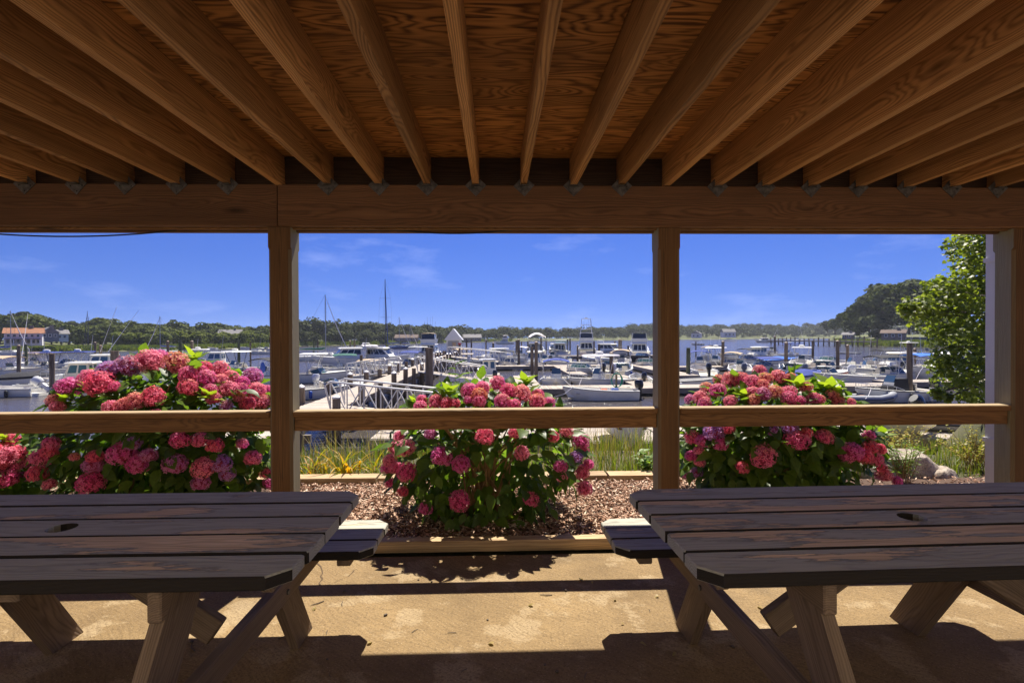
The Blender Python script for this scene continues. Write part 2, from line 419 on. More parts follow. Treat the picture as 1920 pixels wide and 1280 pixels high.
def crack(pts):
    mb = MB()
    q = []
    for (a, b) in zip(pts, pts[1:]):
        for k in range(5):
            t = k / 5
            q.append((a[0] + (b[0] - a[0]) * t + rnd.gauss(0, .006), a[1] + (b[1] - a[1]) * t + rnd.gauss(0, .006)))
    vs_ = []
    for i, p in enumerate(q):
        w = 0.0022 + 0.002 * rnd.random()
        vs_ += [(p[0] - w, p[1] - w, 0.0015), (p[0] + w, p[1] + w, 0.0015)]
    mb.face_set(vs_, [(2 * i, 2 * i + 1, 2 * i + 3, 2 * i + 2) for i in range(len(q) - 1)])
    return mb.build('crack', M['crack'], patio)
g = lambda x, y: on_z(x, y, 0)[:2]
crack([g(592, 1044), g(604, 1075), g(602, 1102)])
crack([g(602, 1100), g(645, 1085), g(682, 1058)])

# mulch bed
m_, nt, out = newmat('mulch')
v = objvec(nt, False)
c = MIX(nt, noise(nt, v, (1, 1, 1), 60, 4.0), (0.16, 0.09, 0.055), (0.04, 0.022, 0.014))
finish(nt, out, c, 0.95, noise(nt, v, (1, 1, 1), 70, 3.0), 0.8, 0.02)
nx, ny = 60, 10
mb = MB()
mb.face_set([(-7 + 14 * i / nx, 3.285 + 1.385 * j / ny, 0.0 + 0.03 * mnoise.noise((i * 1.3, j * 1.7, 0)) + 0.012) for j in range(ny + 1) for i in range(nx + 1)],
            [(j * (nx + 1) + i, j * (nx + 1) + i + 1, (j + 1) * (nx + 1) + i + 1, (j + 1) * (nx + 1) + i) for j in range(ny) for i in range(nx)])
tag(mb.build('mulch_bed', M['mulch'], smooth=60), kind='structure')
m_, nt, out = newmat('chips')
rn = N(nt, 'ShaderNodeNewGeometry').outputs['Random Per Island']
c = RAMP(nt, rn, [(0.0, (0.08, 0.036, 0.02)), (0.25, (0.25, 0.125, 0.07)), (0.55, (0.44, 0.25, 0.155)), (0.8, (0.64, 0.43, 0.29)), (1.0, (0.76, 0.62, 0.46))])
finish(nt, out, c, 0.85)
mb = MB()
for i in range(26000):
    x = rnd.uniform(-2.0, 1.9) if i % 4 else rnd.uniform(-6, 6)
    y = rnd.uniform(3.33, 4.64)
    a, l, w = rnd.uniform(0, 6.28), rnd.uniform(.008, .03), rnd.uniform(.004, .009)
    ca, sa, t = math.cos(a), math.sin(a), rnd.uniform(-.5, .5) * l
    z = 0.028 + 0.03 * rnd.random() ** 2
    k = len(mb.v)
    mb.v += [(x - ca * l, y - sa * l, z - t), (x + sa * w, y - ca * w, z), (x + ca * l, y + sa * l, z + t), (x - sa * w, y + ca * w, z + .003), (x, y, z - .008)]
    mb.f += [(k, k + 1, k + 2, k + 3), (k, k + 4, k + 1), (k + 1, k + 4, k + 2), (k + 2, k + 4, k + 3), (k + 3, k + 4, k)]
tag(mb.build('mulch_chips', M['chips']), 'reddish brown bark chips covering the flower bed', 'mulch', kind='stuff')

# ------------------------------------------------------------------ boards
BOARDS = {}
def chamfer_box(L, W, T, c):
    X, Y, Z = L / 2, W / 2, T / 2
    ix, vs_ = {}, []
    for sx in (-1, 1):
        for sy in (-1, 1):
            for sz in (-1, 1):
                for k, p in enumerate(((sx * X, sy * (Y - c), sz * (Z - c)), (sx * (X - c), sy * Y, sz * (Z - c)), (sx * (X - c), sy * (Y - c), sz * Z))):
                    ix[sx, sy, sz, k] = len(vs_)
                    vs_.append(Vector(p))
    fs = []
    S = (-1, 1)
    for a in S:
        fs += [[ix[a, -1, -1, 0], ix[a, 1, -1, 0], ix[a, 1, 1, 0], ix[a, -1, 1, 0]], [ix[-1, a, -1, 1], ix[1, a, -1, 1], ix[1, a, 1, 1], ix[-1, a, 1, 1]], [ix[-1, -1, a, 2], ix[1, -1, a, 2], ix[1, 1, a, 2], ix[-1, 1, a, 2]]]
        for b in S:
            fs += [[ix[a, b, -1, 0], ix[a, b, -1, 1], ix[a, b, 1, 1], ix[a, b, 1, 0]], [ix[a, -1, b, 0], ix[a, -1, b, 2], ix[a, 1, b, 2], ix[a, 1, b, 0]], [ix[-1, a, b, 1], ix[-1, a, b, 2], ix[1, a, b, 2], ix[1, a, b, 1]]]
            for d in S: fs.append([ix[a, b, d, 0], ix[a, b, d, 1], ix[a, b, d, 2]])
    o = []
    for f in fs:
        ctr = sum((vs_[i] for i in f), Vector()) / len(f)
        n = (vs_[f[1]] - vs_[f[0]]).cross(vs_[f[2]] - vs_[f[0]])
        o.append(f if n.dot(ctr) > 0 else f[::-1])
    return vs_, o
def board(name, L, W, T, loc, mat, parent=None, xdir=(1, 0, 0), zdir=(0, 0, 1), ch=0.004):
    """L along xdir, T along zdir"""
    key = (round(L, 4), round(W, 4), round(T, 4), mat, ch)
    if key not in BOARDS:
        v_, f_ = chamfer_box(L, W, T, ch)
        BOARDS[key] = MB().face_set(v_, f_).mesh('board')
        BOARDS[key].materials.append(M[mat])
    o = link(name, BOARDS[key], parent)
    x = Vector(xdir).normalized()
    z = Vector(zdir)
    z = (z - x * z.dot(x)).normalized()
    y = z.cross(x)
    m = Matrix((x, y, z)).transposed().to_4x4()
    m.translation = Vector(loc)
    o.matrix_local = m
    return o

# ------------------------------------------------------------------ pavilion: the deck overhead on its posts
PY = 3.2                                     # the posts' inner face
PX = [-3.80, -1.352, 1.10, 3.43]
pav = tag(empty('pavilion', (0, 0, 0)), 'timber shelter of brown posts, rail, long beam and open ceiling joists over the patio', 'shelter')
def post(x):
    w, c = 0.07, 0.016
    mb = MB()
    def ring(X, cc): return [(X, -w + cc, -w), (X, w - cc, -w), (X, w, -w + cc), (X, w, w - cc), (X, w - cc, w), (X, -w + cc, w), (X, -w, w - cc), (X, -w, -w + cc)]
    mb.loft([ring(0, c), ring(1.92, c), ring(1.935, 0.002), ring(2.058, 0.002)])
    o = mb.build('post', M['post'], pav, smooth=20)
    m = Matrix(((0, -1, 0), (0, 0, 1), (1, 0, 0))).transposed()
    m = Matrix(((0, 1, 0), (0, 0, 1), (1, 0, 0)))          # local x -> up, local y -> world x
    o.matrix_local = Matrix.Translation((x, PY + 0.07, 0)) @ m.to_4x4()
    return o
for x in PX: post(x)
Z1 = 2.06
for a, b in ((-6.2, -1.354), (-1.350, 3.52), (3.524, 6.2)):
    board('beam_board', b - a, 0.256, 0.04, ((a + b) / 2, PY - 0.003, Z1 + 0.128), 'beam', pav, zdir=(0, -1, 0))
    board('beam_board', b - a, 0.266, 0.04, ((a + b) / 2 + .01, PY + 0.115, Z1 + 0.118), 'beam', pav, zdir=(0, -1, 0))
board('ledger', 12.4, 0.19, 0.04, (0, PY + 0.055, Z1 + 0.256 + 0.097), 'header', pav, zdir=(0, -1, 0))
board('fascia_strip', 12.4, 0.04, 0.03, (0, PY + 0.05, Z1 + 0.012), 'rail_side', pav, zdir=(0, -1, 0))
JZ = Z1 + 0.256
for n in range(-18, 19):
    x = 0.178 + 0.305 * n + rnd.gauss(0, 0.004)
    j = board('joist', 3.6, 0.19, 0.040, (x, PY + 0.03 - 1.8, JZ + 0.095 + 0.001 * rnd.random()), 'joist', pav, xdir=(0, 1, 0.003 * rnd.uniform(-1, 1)), zdir=(1, 0, 0.02 * rnd.uniform(-1, 1)), ch=0.002)
    if min(abs(x - p) for p in PX) > 0.1 and abs(n) < 13:
        mb = MB()
        s = 0.066
        a = [(0, -s), (s, 0), (0, s), (-s, 0)]
        mb.loft([[(p, 0.0, q) for p, q in a], [(p, -0.004, q) for p, q in a]])
        for q in ((-.035, -.012), (.035, -.012), (0, -.045), (-.02, .02), (.02, .02)):
            mb.tube([(q[0], -0.003, q[1]), (q[0], -0.009, q[1])], 0.006, 6)
        mb.box((0, -0.02, -0.003), (0.05, 0.035, 0.004))
        h = mb.build('hanger_plate', M['iron'], j)
        h.matrix_parent_inverse = j.matrix_basis.inverted()
        h.location = (x, PY - 0.024, JZ - 0.004)
        h.rotation_euler = (0, R(rnd.uniform(-4, 4)), 0)
for (y0, y1) in ((-.36, .109), (.111, 1.329), (1.331, 2.549), (2.551, 3.34)):
    off = rnd.uniform(-.6, .6)
    for k in range(-3, 3):
        board('plywood_sheet', 2.436, y1 - y0, 0.018, (k * 2.44 + 1.22 + off, (y0 + y1) / 2, JZ + 0.19 + 0.0105), 'plywood', pav, ch=0.002)
board('deck_covering', 13.6, 3.8, 0.03, (0, 1.49, JZ + 0.19 + 0.036), 'header', pav)
for a, b in zip(PX, PX[1:]):
    L = b - a - 0.145
    x = (a + b) / 2
    board('rail_cap', L, 0.089, 0.038, (x, PY + 0.047, 0.891), 'rail', pav, ch=0.006)
    board('rail_board', L, 0.089, 0.038, (x, PY + 0.047, 0.8265), 'rail_side', pav, zdir=(0, -1, 0), ch=0.005)
board('rail_cap', 2.3, 0.089, 0.038, (-5.03, PY + 0.047, 0.891), 'rail', pav, ch=0.006)
board('rail_board', 2.3, 0.089, 0.038, (-5.03, PY + 0.047, 0.8265), 'rail_side', pav, zdir=(0, -1, 0), ch=0.005)
def cable(name, pts, label):
    P = []
    for a, b, sag in pts:
        for k in range(13):
            t = k / 12
            p = Vector(a).lerp(Vector(b), t)
            P.append(p - Vector((0, 0, sag * 4 * t * (1 - t))))
    return tag(MB().tube(P, 0.005, 5).build(name, M['cable'], smooth=60), label, 'cable')
p = lambda x, y: at_y(x, y, PY + 0.09)
cable('cable', [(p(-60, 434), p(330, 432), 0.035)], 'black wire sagging low under the beam above the tallest hydrangea')
cable('cable', [(p(575, 428), p(735, 430), 0.008), (p(735, 430), p(985, 428), 0.03)], 'thin black wire sagging under the beam between the two middle posts')
# downspout beyond the end post
mb = MB()
prof = []
w = 0.045
for k in range(9):
    prof.append((-w + 2 * w * k / 8, -0.035 - (0.006 if k % 2 else 0.0)))
for k in range(9):
    prof.append((w - 2 * w * k / 8, 0.035 + (0.006 if k % 2 else 0.0)))
mb.loft([[(x, y, z) for x, y in prof] for z in (0.0, 1.0, 2.3)])
ds = tag(empty('downspout', (3.55, PY + 0.30, 0)), 'white fluted metal rain downspout just outside the weathered end post', 'downspout')
mb.build('pipe', M['white_metal'], ds)
mb = MB().box((0, 0, 0.62), (0.105, 0.095, 0.03)); mb.build('strap', M['white_metal'], ds)
mb = MB().box((0, 0, 1.9), (0.105, 0.095, 0.03)); mb.build('strap', M['white_metal'], ds)

# added cream sided house, unseen behind the viewer, bouncing sunlight under the roof
hs_ = tag(empty('bounce_building', (0, -2.6, 0)), 'added unseen cream clapboard house bouncing sunlight into the shelter', 'bounce_building')
MB().box((0, -2.0, 2.9), (16, 4.0, 6.0)).build('wall', M['bounce_siding'], hs_)
for k in range(44):
    board('clapboard', 16, 0.15, 0.018, (0, 0.012, 0.16 + k * 0.13), 'bounce_siding', hs_, zdir=(0, 1, 0.09), ch=0.002)
rf = MB(); rf.tbox(-8.4, 8.4, 2.5, 5.9, -8.4, 8.4, 0.05, 7.6); rf.v = [(a, b - 2.0, c) for a, b, c in rf.v]; rf.build('roof', M['roof_grey'], hs_)
for x in (-4.5, 4.5):
    w_ = MB().box((x, 0.035, 1.6), (1.3, 0.05, 1.2)).build('window', M['white_metal'], hs_)
    MB().box((x, 0.064, 1.6), (1.14, 0.012, 1.04)).build('pane', M['glass_dark'], w_)
d_ = MB().box((0.8, 0.04, 1.06), (0.95, 0.06, 2.06)).build('door', M['white_metal'], hs_)
MB().tube([(0.45, 0.07, 1.0), (0.45, 0.12, 1.0)], 0.025, 8).build('handle', M['aluminium'], d_)

# bed edging
def timber(x0, x1, y, r, z, label, rot=0.0, flat=False):
    mb = MB()
    n = 12
    L = x1 - x0
    def ring(X):
        o = []
        for k in range(n):
            a = 2 * math.pi * (k + .5) / n
            yy, zz = math.cos(a) * r, math.sin(a) * r
            zz = max(-r * .72, min(r * .72, zz))
            if flat: yy = max(-r, min(r, yy * 1.3)); zz = zz * 0.8
            o.append((X, yy, zz))
        return o
    mb.loft([ring(-L / 2), ring(-L / 4), ring(0), ring(L / 4), ring(L / 2)])
    o = mb.build('landscape_timber', M['timber'], smooth=35)
    o.location = ((x0 + x1) / 2, y, z)
    o.rotation_euler = (0, 0, rot)
    return tag(o, label, 'timber', 'timbers edging the flower bed')
timber(-1.27, 1.02, 3.265, 0.05, 0.035, 'rounded pale timber along the concrete in front of the middle hydrangea')
timber(-3.7, -1.43, 3.265, 0.05, 0.035, 'rounded timber along the concrete behind the picnic table with the grey unworn top')
timber(1.18, 3.35, 3.265, 0.05, 0.035, 'rounded timber along the concrete behind the picnic table with the badly peeled top')
timber(-3.95, -1.12, 4.76, 0.085, 0.03, 'flat sunlit timber behind the mulch under the orange daylily leaves', flat=True)
timber(-1.1, 1.02, 4.75, 0.085, 0.03, 'flat sunlit timber behind the middle hydrangea', flat=True)
timber(1.04, 3.3, 4.74, 0.085, 0.03, 'flat sunlit timber behind the mulch under the tall green grass', flat=True)

# ------------------------------------------------------------------ picnic tables
def picnic_table(loc, rz, label, mats):
    t = tag(empty('picnic_table', loc, rz), label, 'picnic table', 'picnic tables on the patio')
    LT = 1.76
    def plank(name, y, w, z, mat, hole=False):
        c = 0.05
        hx, hy, T = LT / 2, w / 2, 0.038
        mb = MB()
        edge = y < 0 and name.endswith('near') or y > 0 and name.endswith('far')
        nm = name.split('-')[0]
        cn_, cf = (c if name.endswith('near') else 0.004), (c if name.endswith('far') else 0.004)
        out_ = [(-hx + cn_, -hy), (hx - cn_, -hy), (hx, -hy + cn_), (hx, hy - cf), (hx - cf, hy), (-hx + cf, hy), (-hx, hy - cf), (-hx, -hy + cn_)]
        b = 0.004
        def sh(d): return [(px_ - d * (1 if px_ > 0 else -1), py_ - d * (1 if py_ > 0 else -1)) for px_, py_ in out_]
        if not hole:
            mb.loft([[(a_, b_, -T / 2) for a_, b_ in sh(b)], [(a_, b_, -T / 2 + b) for a_, b_ in out_], [(a_, b_, T / 2 - b) for a_, b_ in out_], [(a_, b_, T / 2) for a_, b_ in sh(b)]])
        else:                                       # umbrella hole through the middle board
            n = 16
            r = 0.042
            circ = [(r * math.cos(2 * math.pi * k / n), r * math.sin(2 * math.pi * k / n)) for k in range(n)]
            outer = []
            for cx_, cy_ in circ:
                s_ = min(hx / abs(cx_) if abs(cx_) > 1e-6 else 9e9, hy / abs(cy_) if abs(cy_) > 1e-6 else 9e9)
                outer.append((cx_ * s_, cy_ * s_))
            ang = math.atan2(hy, hx)
            outer = [(math.copysign(hx, a_), math.copysign(hy, b_)) if abs(abs(a_) - hx) < 1e-6 and abs(b_) > hy * 0.3 else (a_, b_) for a_, b_ in outer]
            # ends: stretch the two end rays to the full rectangle
            rect = []
            for k in range(n):
                a_ = 2 * math.pi * k / n
                cx_, cy_ = math.cos(a_), math.sin(a_)
                if abs(cy_) < 1e-6: rect.append((math.copysign(hx, cx_), 0.0))
                elif k in (1, n - 1, n // 2 - 1, n // 2 + 1): rect.append((math.copysign(hx, cx_), math.copysign(hy, cy_)))
                else: rect.append((cx_ / abs(cy_) * hy, math.copysign(hy, cy_)))
            mb.loft([[(a_, b_, T / 2) for a_, b_ in circ], [(a_, b_, T / 2) for a_, b_ in rect], [(a_, b_, -T / 2) for a_, b_ in rect], [(a_, b_, -T / 2) for a_, b_ in circ], [(a_, b_, T / 2) for a_, b_ in circ]], caps=False)
            mb.f = [f[::-1] for f in mb.f]
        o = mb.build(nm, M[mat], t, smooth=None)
        o.location = (rnd.uniform(-.004, .004), y, z + rnd.uniform(-.0015, .0015))
        return o
    ys_ = [-0.298, -0.149, 0.0, 0.149, 0.298]
    for k, y in enumerate(ys_):
        nm = 'tabletop_board' + ('-near' if k == 0 else '-far' if k == 4 else '-mid')
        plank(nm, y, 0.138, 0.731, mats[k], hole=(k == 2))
    for sgn in (-1, 1):
        for k, y in enumerate((-0.13, 0.0, 0.13)):
            nm = 'bench_board' + ('-near' if k == 0 else '-far' if k == 2 else '-mid')
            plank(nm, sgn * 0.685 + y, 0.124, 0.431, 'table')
    for ex in (-0.53, 0.53):
        s = 1 if ex > 0 else -1
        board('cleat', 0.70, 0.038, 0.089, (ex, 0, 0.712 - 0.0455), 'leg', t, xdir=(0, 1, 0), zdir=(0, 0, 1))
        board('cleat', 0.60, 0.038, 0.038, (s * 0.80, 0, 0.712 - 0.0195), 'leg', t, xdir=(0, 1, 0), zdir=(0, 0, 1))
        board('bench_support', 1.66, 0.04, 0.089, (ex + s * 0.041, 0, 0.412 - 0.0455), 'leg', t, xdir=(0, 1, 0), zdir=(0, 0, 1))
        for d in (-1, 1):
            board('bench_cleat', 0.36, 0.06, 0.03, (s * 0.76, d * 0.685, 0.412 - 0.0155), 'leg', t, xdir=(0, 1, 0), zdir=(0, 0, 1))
            # splayed leg, feet cut level with the floor
            mb = MB()
            top, bot, hw, th = 0.20, 0.63, 0.082, 0.019
            prof = [(d * (bot + hw), 0.0), (d * (bot - hw), 0.0), (d * (top - hw), 0.711), (d * (top + hw), 0.711)]
            if d < 0: prof = prof[::-1]
            mb.loft([[(ex - th, a_, b_) for a_, b_ in prof], [(ex + th, a_, b_) for a_, b_ in prof]])
            lx = Vector((0, d * (bot - top), -0.71)).normalized()
            # local frame so that the grain runs down the leg
            F = Matrix((lx, Vector((1, 0, 0)).cross(lx), Vector((1, 0, 0)))).transposed()
            ctr = Vector((ex, d * (top + bot) / 2, 0.355))
            mb.v = [tuple(F.inverted() @ (Vector(q) - ctr)) for q in mb.v]
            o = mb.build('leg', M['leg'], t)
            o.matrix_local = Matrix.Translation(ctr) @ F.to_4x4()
        a_, b_ = Vector((ex - s * 0.03, 0, 0.40)), Vector((s * 0.08, 0, 0.69))
        board('brace', (b_ - a_).length, 0.038, 0.089, (a_ + b_) / 2, 'leg', t, xdir=b_ - a_, zdir=(0, 0, 1))
        for d in (-1, 1):
            mb = MB().tube([(ex + s * 0.05, d * 0.335, 0.36), (ex + s * 0.068, d * 0.335, 0.36)], 0.011, 8)
            mb.build('bolt', M['iron'], t)
    board('center_cleat', 0.66, 0.089, 0.038, (0.12, 0, 0.712 - 0.0195), 'leg', t, xdir=(0, 1, 0), zdir=(0, 0, 1))
    return t
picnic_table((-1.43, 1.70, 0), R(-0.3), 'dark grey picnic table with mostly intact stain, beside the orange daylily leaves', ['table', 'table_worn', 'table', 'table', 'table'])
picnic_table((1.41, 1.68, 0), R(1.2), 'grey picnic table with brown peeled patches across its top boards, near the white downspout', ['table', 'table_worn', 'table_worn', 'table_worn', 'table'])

# ================================================================== planting
leafmat('hyd_leaf', (0.035, 0.075, 0.013), (0.16, 0.25, 0.035), 0.5, rough=0.42)
leafmat('hyd_young', (0.16, 0.24, 0.02), (0.34, 0.42, 0.05), 0.5)
leafmat('grass', (0.06, 0.10, 0.015), (0.22, 0.25, 0.04), 0.4)
leafmat('straw', (0.28, 0.22, 0.08), (0.40, 0.30, 0.12), 0.3)
leafmat('lily', (0.12, 0.20, 0.015), (0.50, 0.34, 0.03), 0.5, nscale=9.0)
leafmat('lily_orange', (0.42, 0.30, 0.02), (0.62, 0.24, 0.02), 0.45, nscale=9.0)
leafmat('weed', (0.10, 0.18, 0.02), (0.22, 0.32, 0.05), 0.45)
leafmat('yellow_shrub', (0.16, 0.19, 0.02), (0.50, 0.38, 0.03), 0.45)
leafmat('maple', (0.07, 0.11, 0.016), (0.26, 0.29, 0.05), 0.5, rough=0.4)
paint('stem', (0.34, 0.19, 0.085), 0.8, 0.3, 12)
paint('bark', (0.11, 0.085, 0.065), 0.9, 0.3, 8, bump=0.4)
m_, nt, out = newmat('floret')
oi = N(nt, 'ShaderNodeObjectInfo')
rn = N(nt, 'ShaderNodeNewGeometry').outputs['Random Per Island']
oc = N(nt, 'ShaderNodeTexCoord').outputs['Object']
oz = N(nt, 'ShaderNodeSeparateXYZ', {0: oc}).outputs[2]
age = MA(nt, 'ADD', MA(nt, 'MULTIPLY', oz, 0.55), MA(nt, 'MULTIPLY', noise(nt, oc, (1, 1, 1), 2.2, 2.0), 1.2))
age = MA(nt, 'ADD', age, MA(nt, 'MULTIPLY_ADD', oi.outputs['Alpha'], 1.5, -1.45), clamp=True)
c = MIX(nt, MA(nt, 'MULTIPLY', rn, 0.55), oi.outputs['Color'], MIX(nt, 0.45, oi.outputs['Color'], (0.97, 0.68, 0.70)))
c = MIX(nt, MA(nt, 'MULTIPLY', age, 0.85), c, MIX(nt, rn, (0.74, 0.28, 0.09), (0.80, 0.48, 0.20)))
pr = N(nt, 'ShaderNodeBsdfPrincipled', {'Base Color': c, 'Roughness': 0.6, 'Specular IOR Level': 0.25})
tr = N(nt, 'ShaderNodeBsdfTranslucent', {'Color': c})
nt.links.new(N(nt, 'ShaderNodeMixShader', {0: 0.42, 1: pr.outputs[0], 2: tr.outputs[0]}).outputs[0], out.inputs[0])

paint('flower_core', (0.34, 0.035, 0.09), 0.9)
def leaf_geo(fold=0.16, droop=0.3, seed=0):
    r = random.Random(seed)
    st = [(0.0, 0.03), (0.18, 0.30), (0.42, 0.44), (0.7, 0.30), (1.0, 0.0)]
    mid, le, ri = [], [], []
    for s, w in st:
        z = -droop * s * s + 0.05 * r.uniform(-1, 1)
        mid.append((s, 0.02 * r.uniform(-1, 1), z))
        le.append((s - 0.03, w / 1.35, z + fold * w + 0.03 * r.uniform(-1, 1)))
        ri.append((s - 0.03, -w / 1.35, z + fold * w + 0.03 * r.uniform(-1, 1)))
    v_ = mid + le[:4] + ri[:4]
    f_ = []
    for i in range(3):
        f_ += [(i, i + 1, 6 + i, 5 + i), (i + 1, i, 9 + i, 10 + i)]
    f_ += [(3, 4, 8), (4, 3, 12)]
    return v_, f_
LEAF = [leaf_geo(0.16, 0.28, 1), leaf_geo(0.25, 0.42, 2), leaf_geo(0.08, 0.18, 3), leaf_geo(0.3, 0.1, 4)]
LEAFM = {}
def leaf_mesh(k, mat):
    if (k, mat) not in LEAFM:
        me = MB().face_set(*LEAF[k]).mesh('leaf')
        me.shade_smooth()
        me.materials.append(M[mat])
        LEAFM[k, mat] = me
    return LEAFM[k, mat]
def frame(x, z):
    x = x.normalized()
    z = (z - x * z.dot(x))
    z = z.normalized() if z.length > 1e-6 else x.orthogonal().normalized()
    return Matrix((x, z.cross(x), z)).transposed()
def leaf_obj(name, p, x, z, s, k, mat, parent):
    o = link(name, leaf_mesh(k, mat), parent)
    m = (frame(x, z) * s).to_4x4()
    m.translation = p
    o.matrix_local = m
    return o
def flower_geo(seed):
    r = random.Random(seed)
    mb = MB()
    n = 120
    for i in range(n):
        y = 1 - 1.75 * i / (n - 1)
        rad = math.sqrt(max(0, 1 - y * y))
        a = i * 2.39996 + r.uniform(-.2, .2)
        d = Vector((rad * math.cos(a), rad * math.sin(a), y))
        lump = 0.90 + 0.10 * mnoise.noise(d * 2.0 + Vector((seed, 0, 0))) + r.uniform(-.05, .06)
        nrm = (d + Vector((r.gauss(0, .22), r.gauss(0, .22), r.gauss(0, .22)))).normalized()
        t = nrm.orthogonal().normalized()
        b = nrm.cross(t)
        c0 = d * lump
        k = len(mb.v)
        mb.v.append(tuple(c0))
        ph = r.uniform(0, 1.57)
        sz = r.uniform(.15, .2)
        for q in range(4):
            aa = ph + q * 1.5708
            for da, rr, up in ((-.55, .75, .03), (0, 1.25, .05), (.55, .75, .03)):
                mb.v.append(tuple(c0 + (t * math.cos(aa + da) + b * math.sin(aa + da)) * sz * rr + nrm * up * r.uniform(.2, 1.6)))
        for q in range(4):
            j = k + 1 + q * 3
            mb.f.append((k, j, j + 1, j + 2))
    core0 = len(mb.f)
    rings = []
    for i in range(6):
        ph = math.pi * (i + .5) / 6
        rings.append([(0.74 * math.sin(ph) * math.cos(a), 0.74 * math.sin(ph) * math.sin(a), 0.74 * math.cos(ph)) for a in (2 * math.pi * j / 8 for j in range(8))])
    mb.loft(rings[::-1])
    nf = len(mb.f)
    me = mb.mesh('flower_head')
    me.materials.append(M['floret'])
    me.materials.append(M['flower_core'])
    for q in range(core0, nf): me.polygons[q].material_index = 1
    return me
HEADS = [flower_geo(s) for s in range(6)]
PINK = [(0.84, 0.08, 0.30), (0.88, 0.15, 0.34), (0.74, 0.08, 0.36), (0.90, 0.22, 0.34), (0.86, 0.09, 0.19)]
PURP = [(0.42, 0.18, 0.52), (0.58, 0.15, 0.42)]
def hydrangea(ctr, rad, heads, label, nleaf, sprigs, stems=14, warm=0.4, openf=0.0, seed=1):
    r = random.Random(seed)
    C, A = Vector(ctr), Vector(rad)
    t = tag(empty('hydrangea_bush', (C.x, C.y, 0.02)), label, 'bush', 'pink hydrangeas along the rail')
    base = Vector((C.x, C.y, 0.02))
    mb = MB()
    for i in range(stems):
        a = r.uniform(3.14, 6.28) if i % 2 else r.uniform(0, 6.28)
        e = Vector((math.cos(a) * A.x * r.uniform(.2, .75), math.sin(a) * A.y * r.uniform(.2, .7), r.uniform(.55, .8) * (C.z + A.z)))
        s0 = Vector((r.gauss(0, .09), r.gauss(0, .06), 0))
        mb.tube([s0, s0.lerp(e, .5) + Vector((-e.x * .12, -e.y * .12, .05)), e], [0.0095, 0.0075, 0.005], 5)
    mb.build('stems', M['stem'], t)
    # leaves in a shell, thinner towards the ground in the middle
    L = []
    for i in range(nleaf):
        while True:
            d = Vector((r.gauss(0, 1), r.gauss(0, 1), r.gauss(0, 1))).normalized()
            if d.y < 0.2 and abs(d.x) < 0.42 and -0.75 < d.z < 0.12 and r.random() < openf: continue
            if d.z > -0.92: break
        fr = (r.uniform(.66, .97) if i % 5 else r.uniform(.3, .7)) * (1 + .09 * mnoise.noise(d * 2.5 + C))
        p = Vector((d.x * A.x * fr, d.y * A.y * fr, C.z - 0.02 + d.z * A.z * fr))
        if p.z < 0.03: p.z = r.uniform(.04, .25)
        o = Vector((d.x / A.x, d.y / A.y, d.z / A.z)).normalized()
        ax = (o * r.uniform(.3, 1.1) + Vector((r.gauss(0, .6), r.gauss(0, .6), r.gauss(-.35, .4))))
        nz = (o * .8 + Vector((r.gauss(0, .25), r.gauss(0, .25), .75)))
        vis = (p - (CP - base)).length - 1.1 * fr * (1 if d.y < 0.35 else 0)
        L.append((vis, p, ax, nz, r.uniform(.075, .135), r.randrange(4)))
    L.sort(key=lambda q: q[0])
    nobj = 290 - len(sprigs) * 8
    for _, p, ax, nz, s, k in L[:nobj]: leaf_obj('leaf', p, ax, nz, s, k, 'hyd_leaf', t)
    mb = MB()
    for _, p, ax, nz, s, k in L[nobj:]:
        m = frame(ax, nz) * s
        mb.face_set([m @ Vector(q) + p for q in LEAF[k][0]], LEAF[k][1])
    o = mb.build('foliage', M['hyd_leaf'], t, smooth=180)
    o['kind'] = 'stuff'
    def hit(px, py, shrink=1.0):
        d = ray(px, py)
        o_ = CP - C
        S = Vector((1 / (A.x * shrink), 1 / (A.y * shrink), 1 / (A.z * shrink)))
        dd, oo = d * S, o_ * S
        a, b, c_ = dd.dot(dd), 2 * dd.dot(oo), oo.dot(oo) - 1
        disc = b * b - 4 * a * c_
        if disc < 0: return CP + d * (-b / (2 * a))
        return CP + d * ((-b - math.sqrt(disc)) / (2 * a))
    for q in heads:
        px, py, rp = q[:3]
        p = hit(px, py, 0.95)
        dpt = p.y
        rw = rp * dpt / FPX * 1.04 * r.uniform(.85, 1.12)
        h = link('flower_head', HEADS[r.randrange(6)], t)
        h.location = p - base
        h.scale = (rw * r.uniform(.95, 1.1), rw * r.uniform(.9, 1.05), rw * r.uniform(.85, 1.0))
        h.rotation_euler = (R(r.uniform(-15, 25)), R(r.uniform(-15, 15)), r.uniform(0, 6.28))
        c_ = Vector(r.choice(PURP if (len(q) > 3 and q[3] == 'p') or r.random() < .07 else PINK))
        up = max(0, min(1, (p.z - 0.55) / 0.4))
        h.color = (*c_, max(0, min(1, warm * (0.3 + up) + r.gauss(0, .28))))
    for px, py, s in sprigs:                    # upright young shoots above the heads
        p = hit(px, py, 0.92)
        sw = s * p.y / FPX
        for k in range(8):
            a = k * 2.4 + r.uniform(-.3, .3)
            e = 0.35 + 0.9 * (k / 8)
            ax = Vector((math.cos(a) * math.cos(e), math.sin(a) * math.cos(e), math.sin(e)))
            leaf_obj('young_leaf', p - base + Vector((0, 0, 0.003 * k)), ax, Vector((-ax.x * .3, -ax.y * .3, 1.0)), sw * r.uniform(.75, 1.1), r.randrange(3), 'hyd_young', t)
    return t
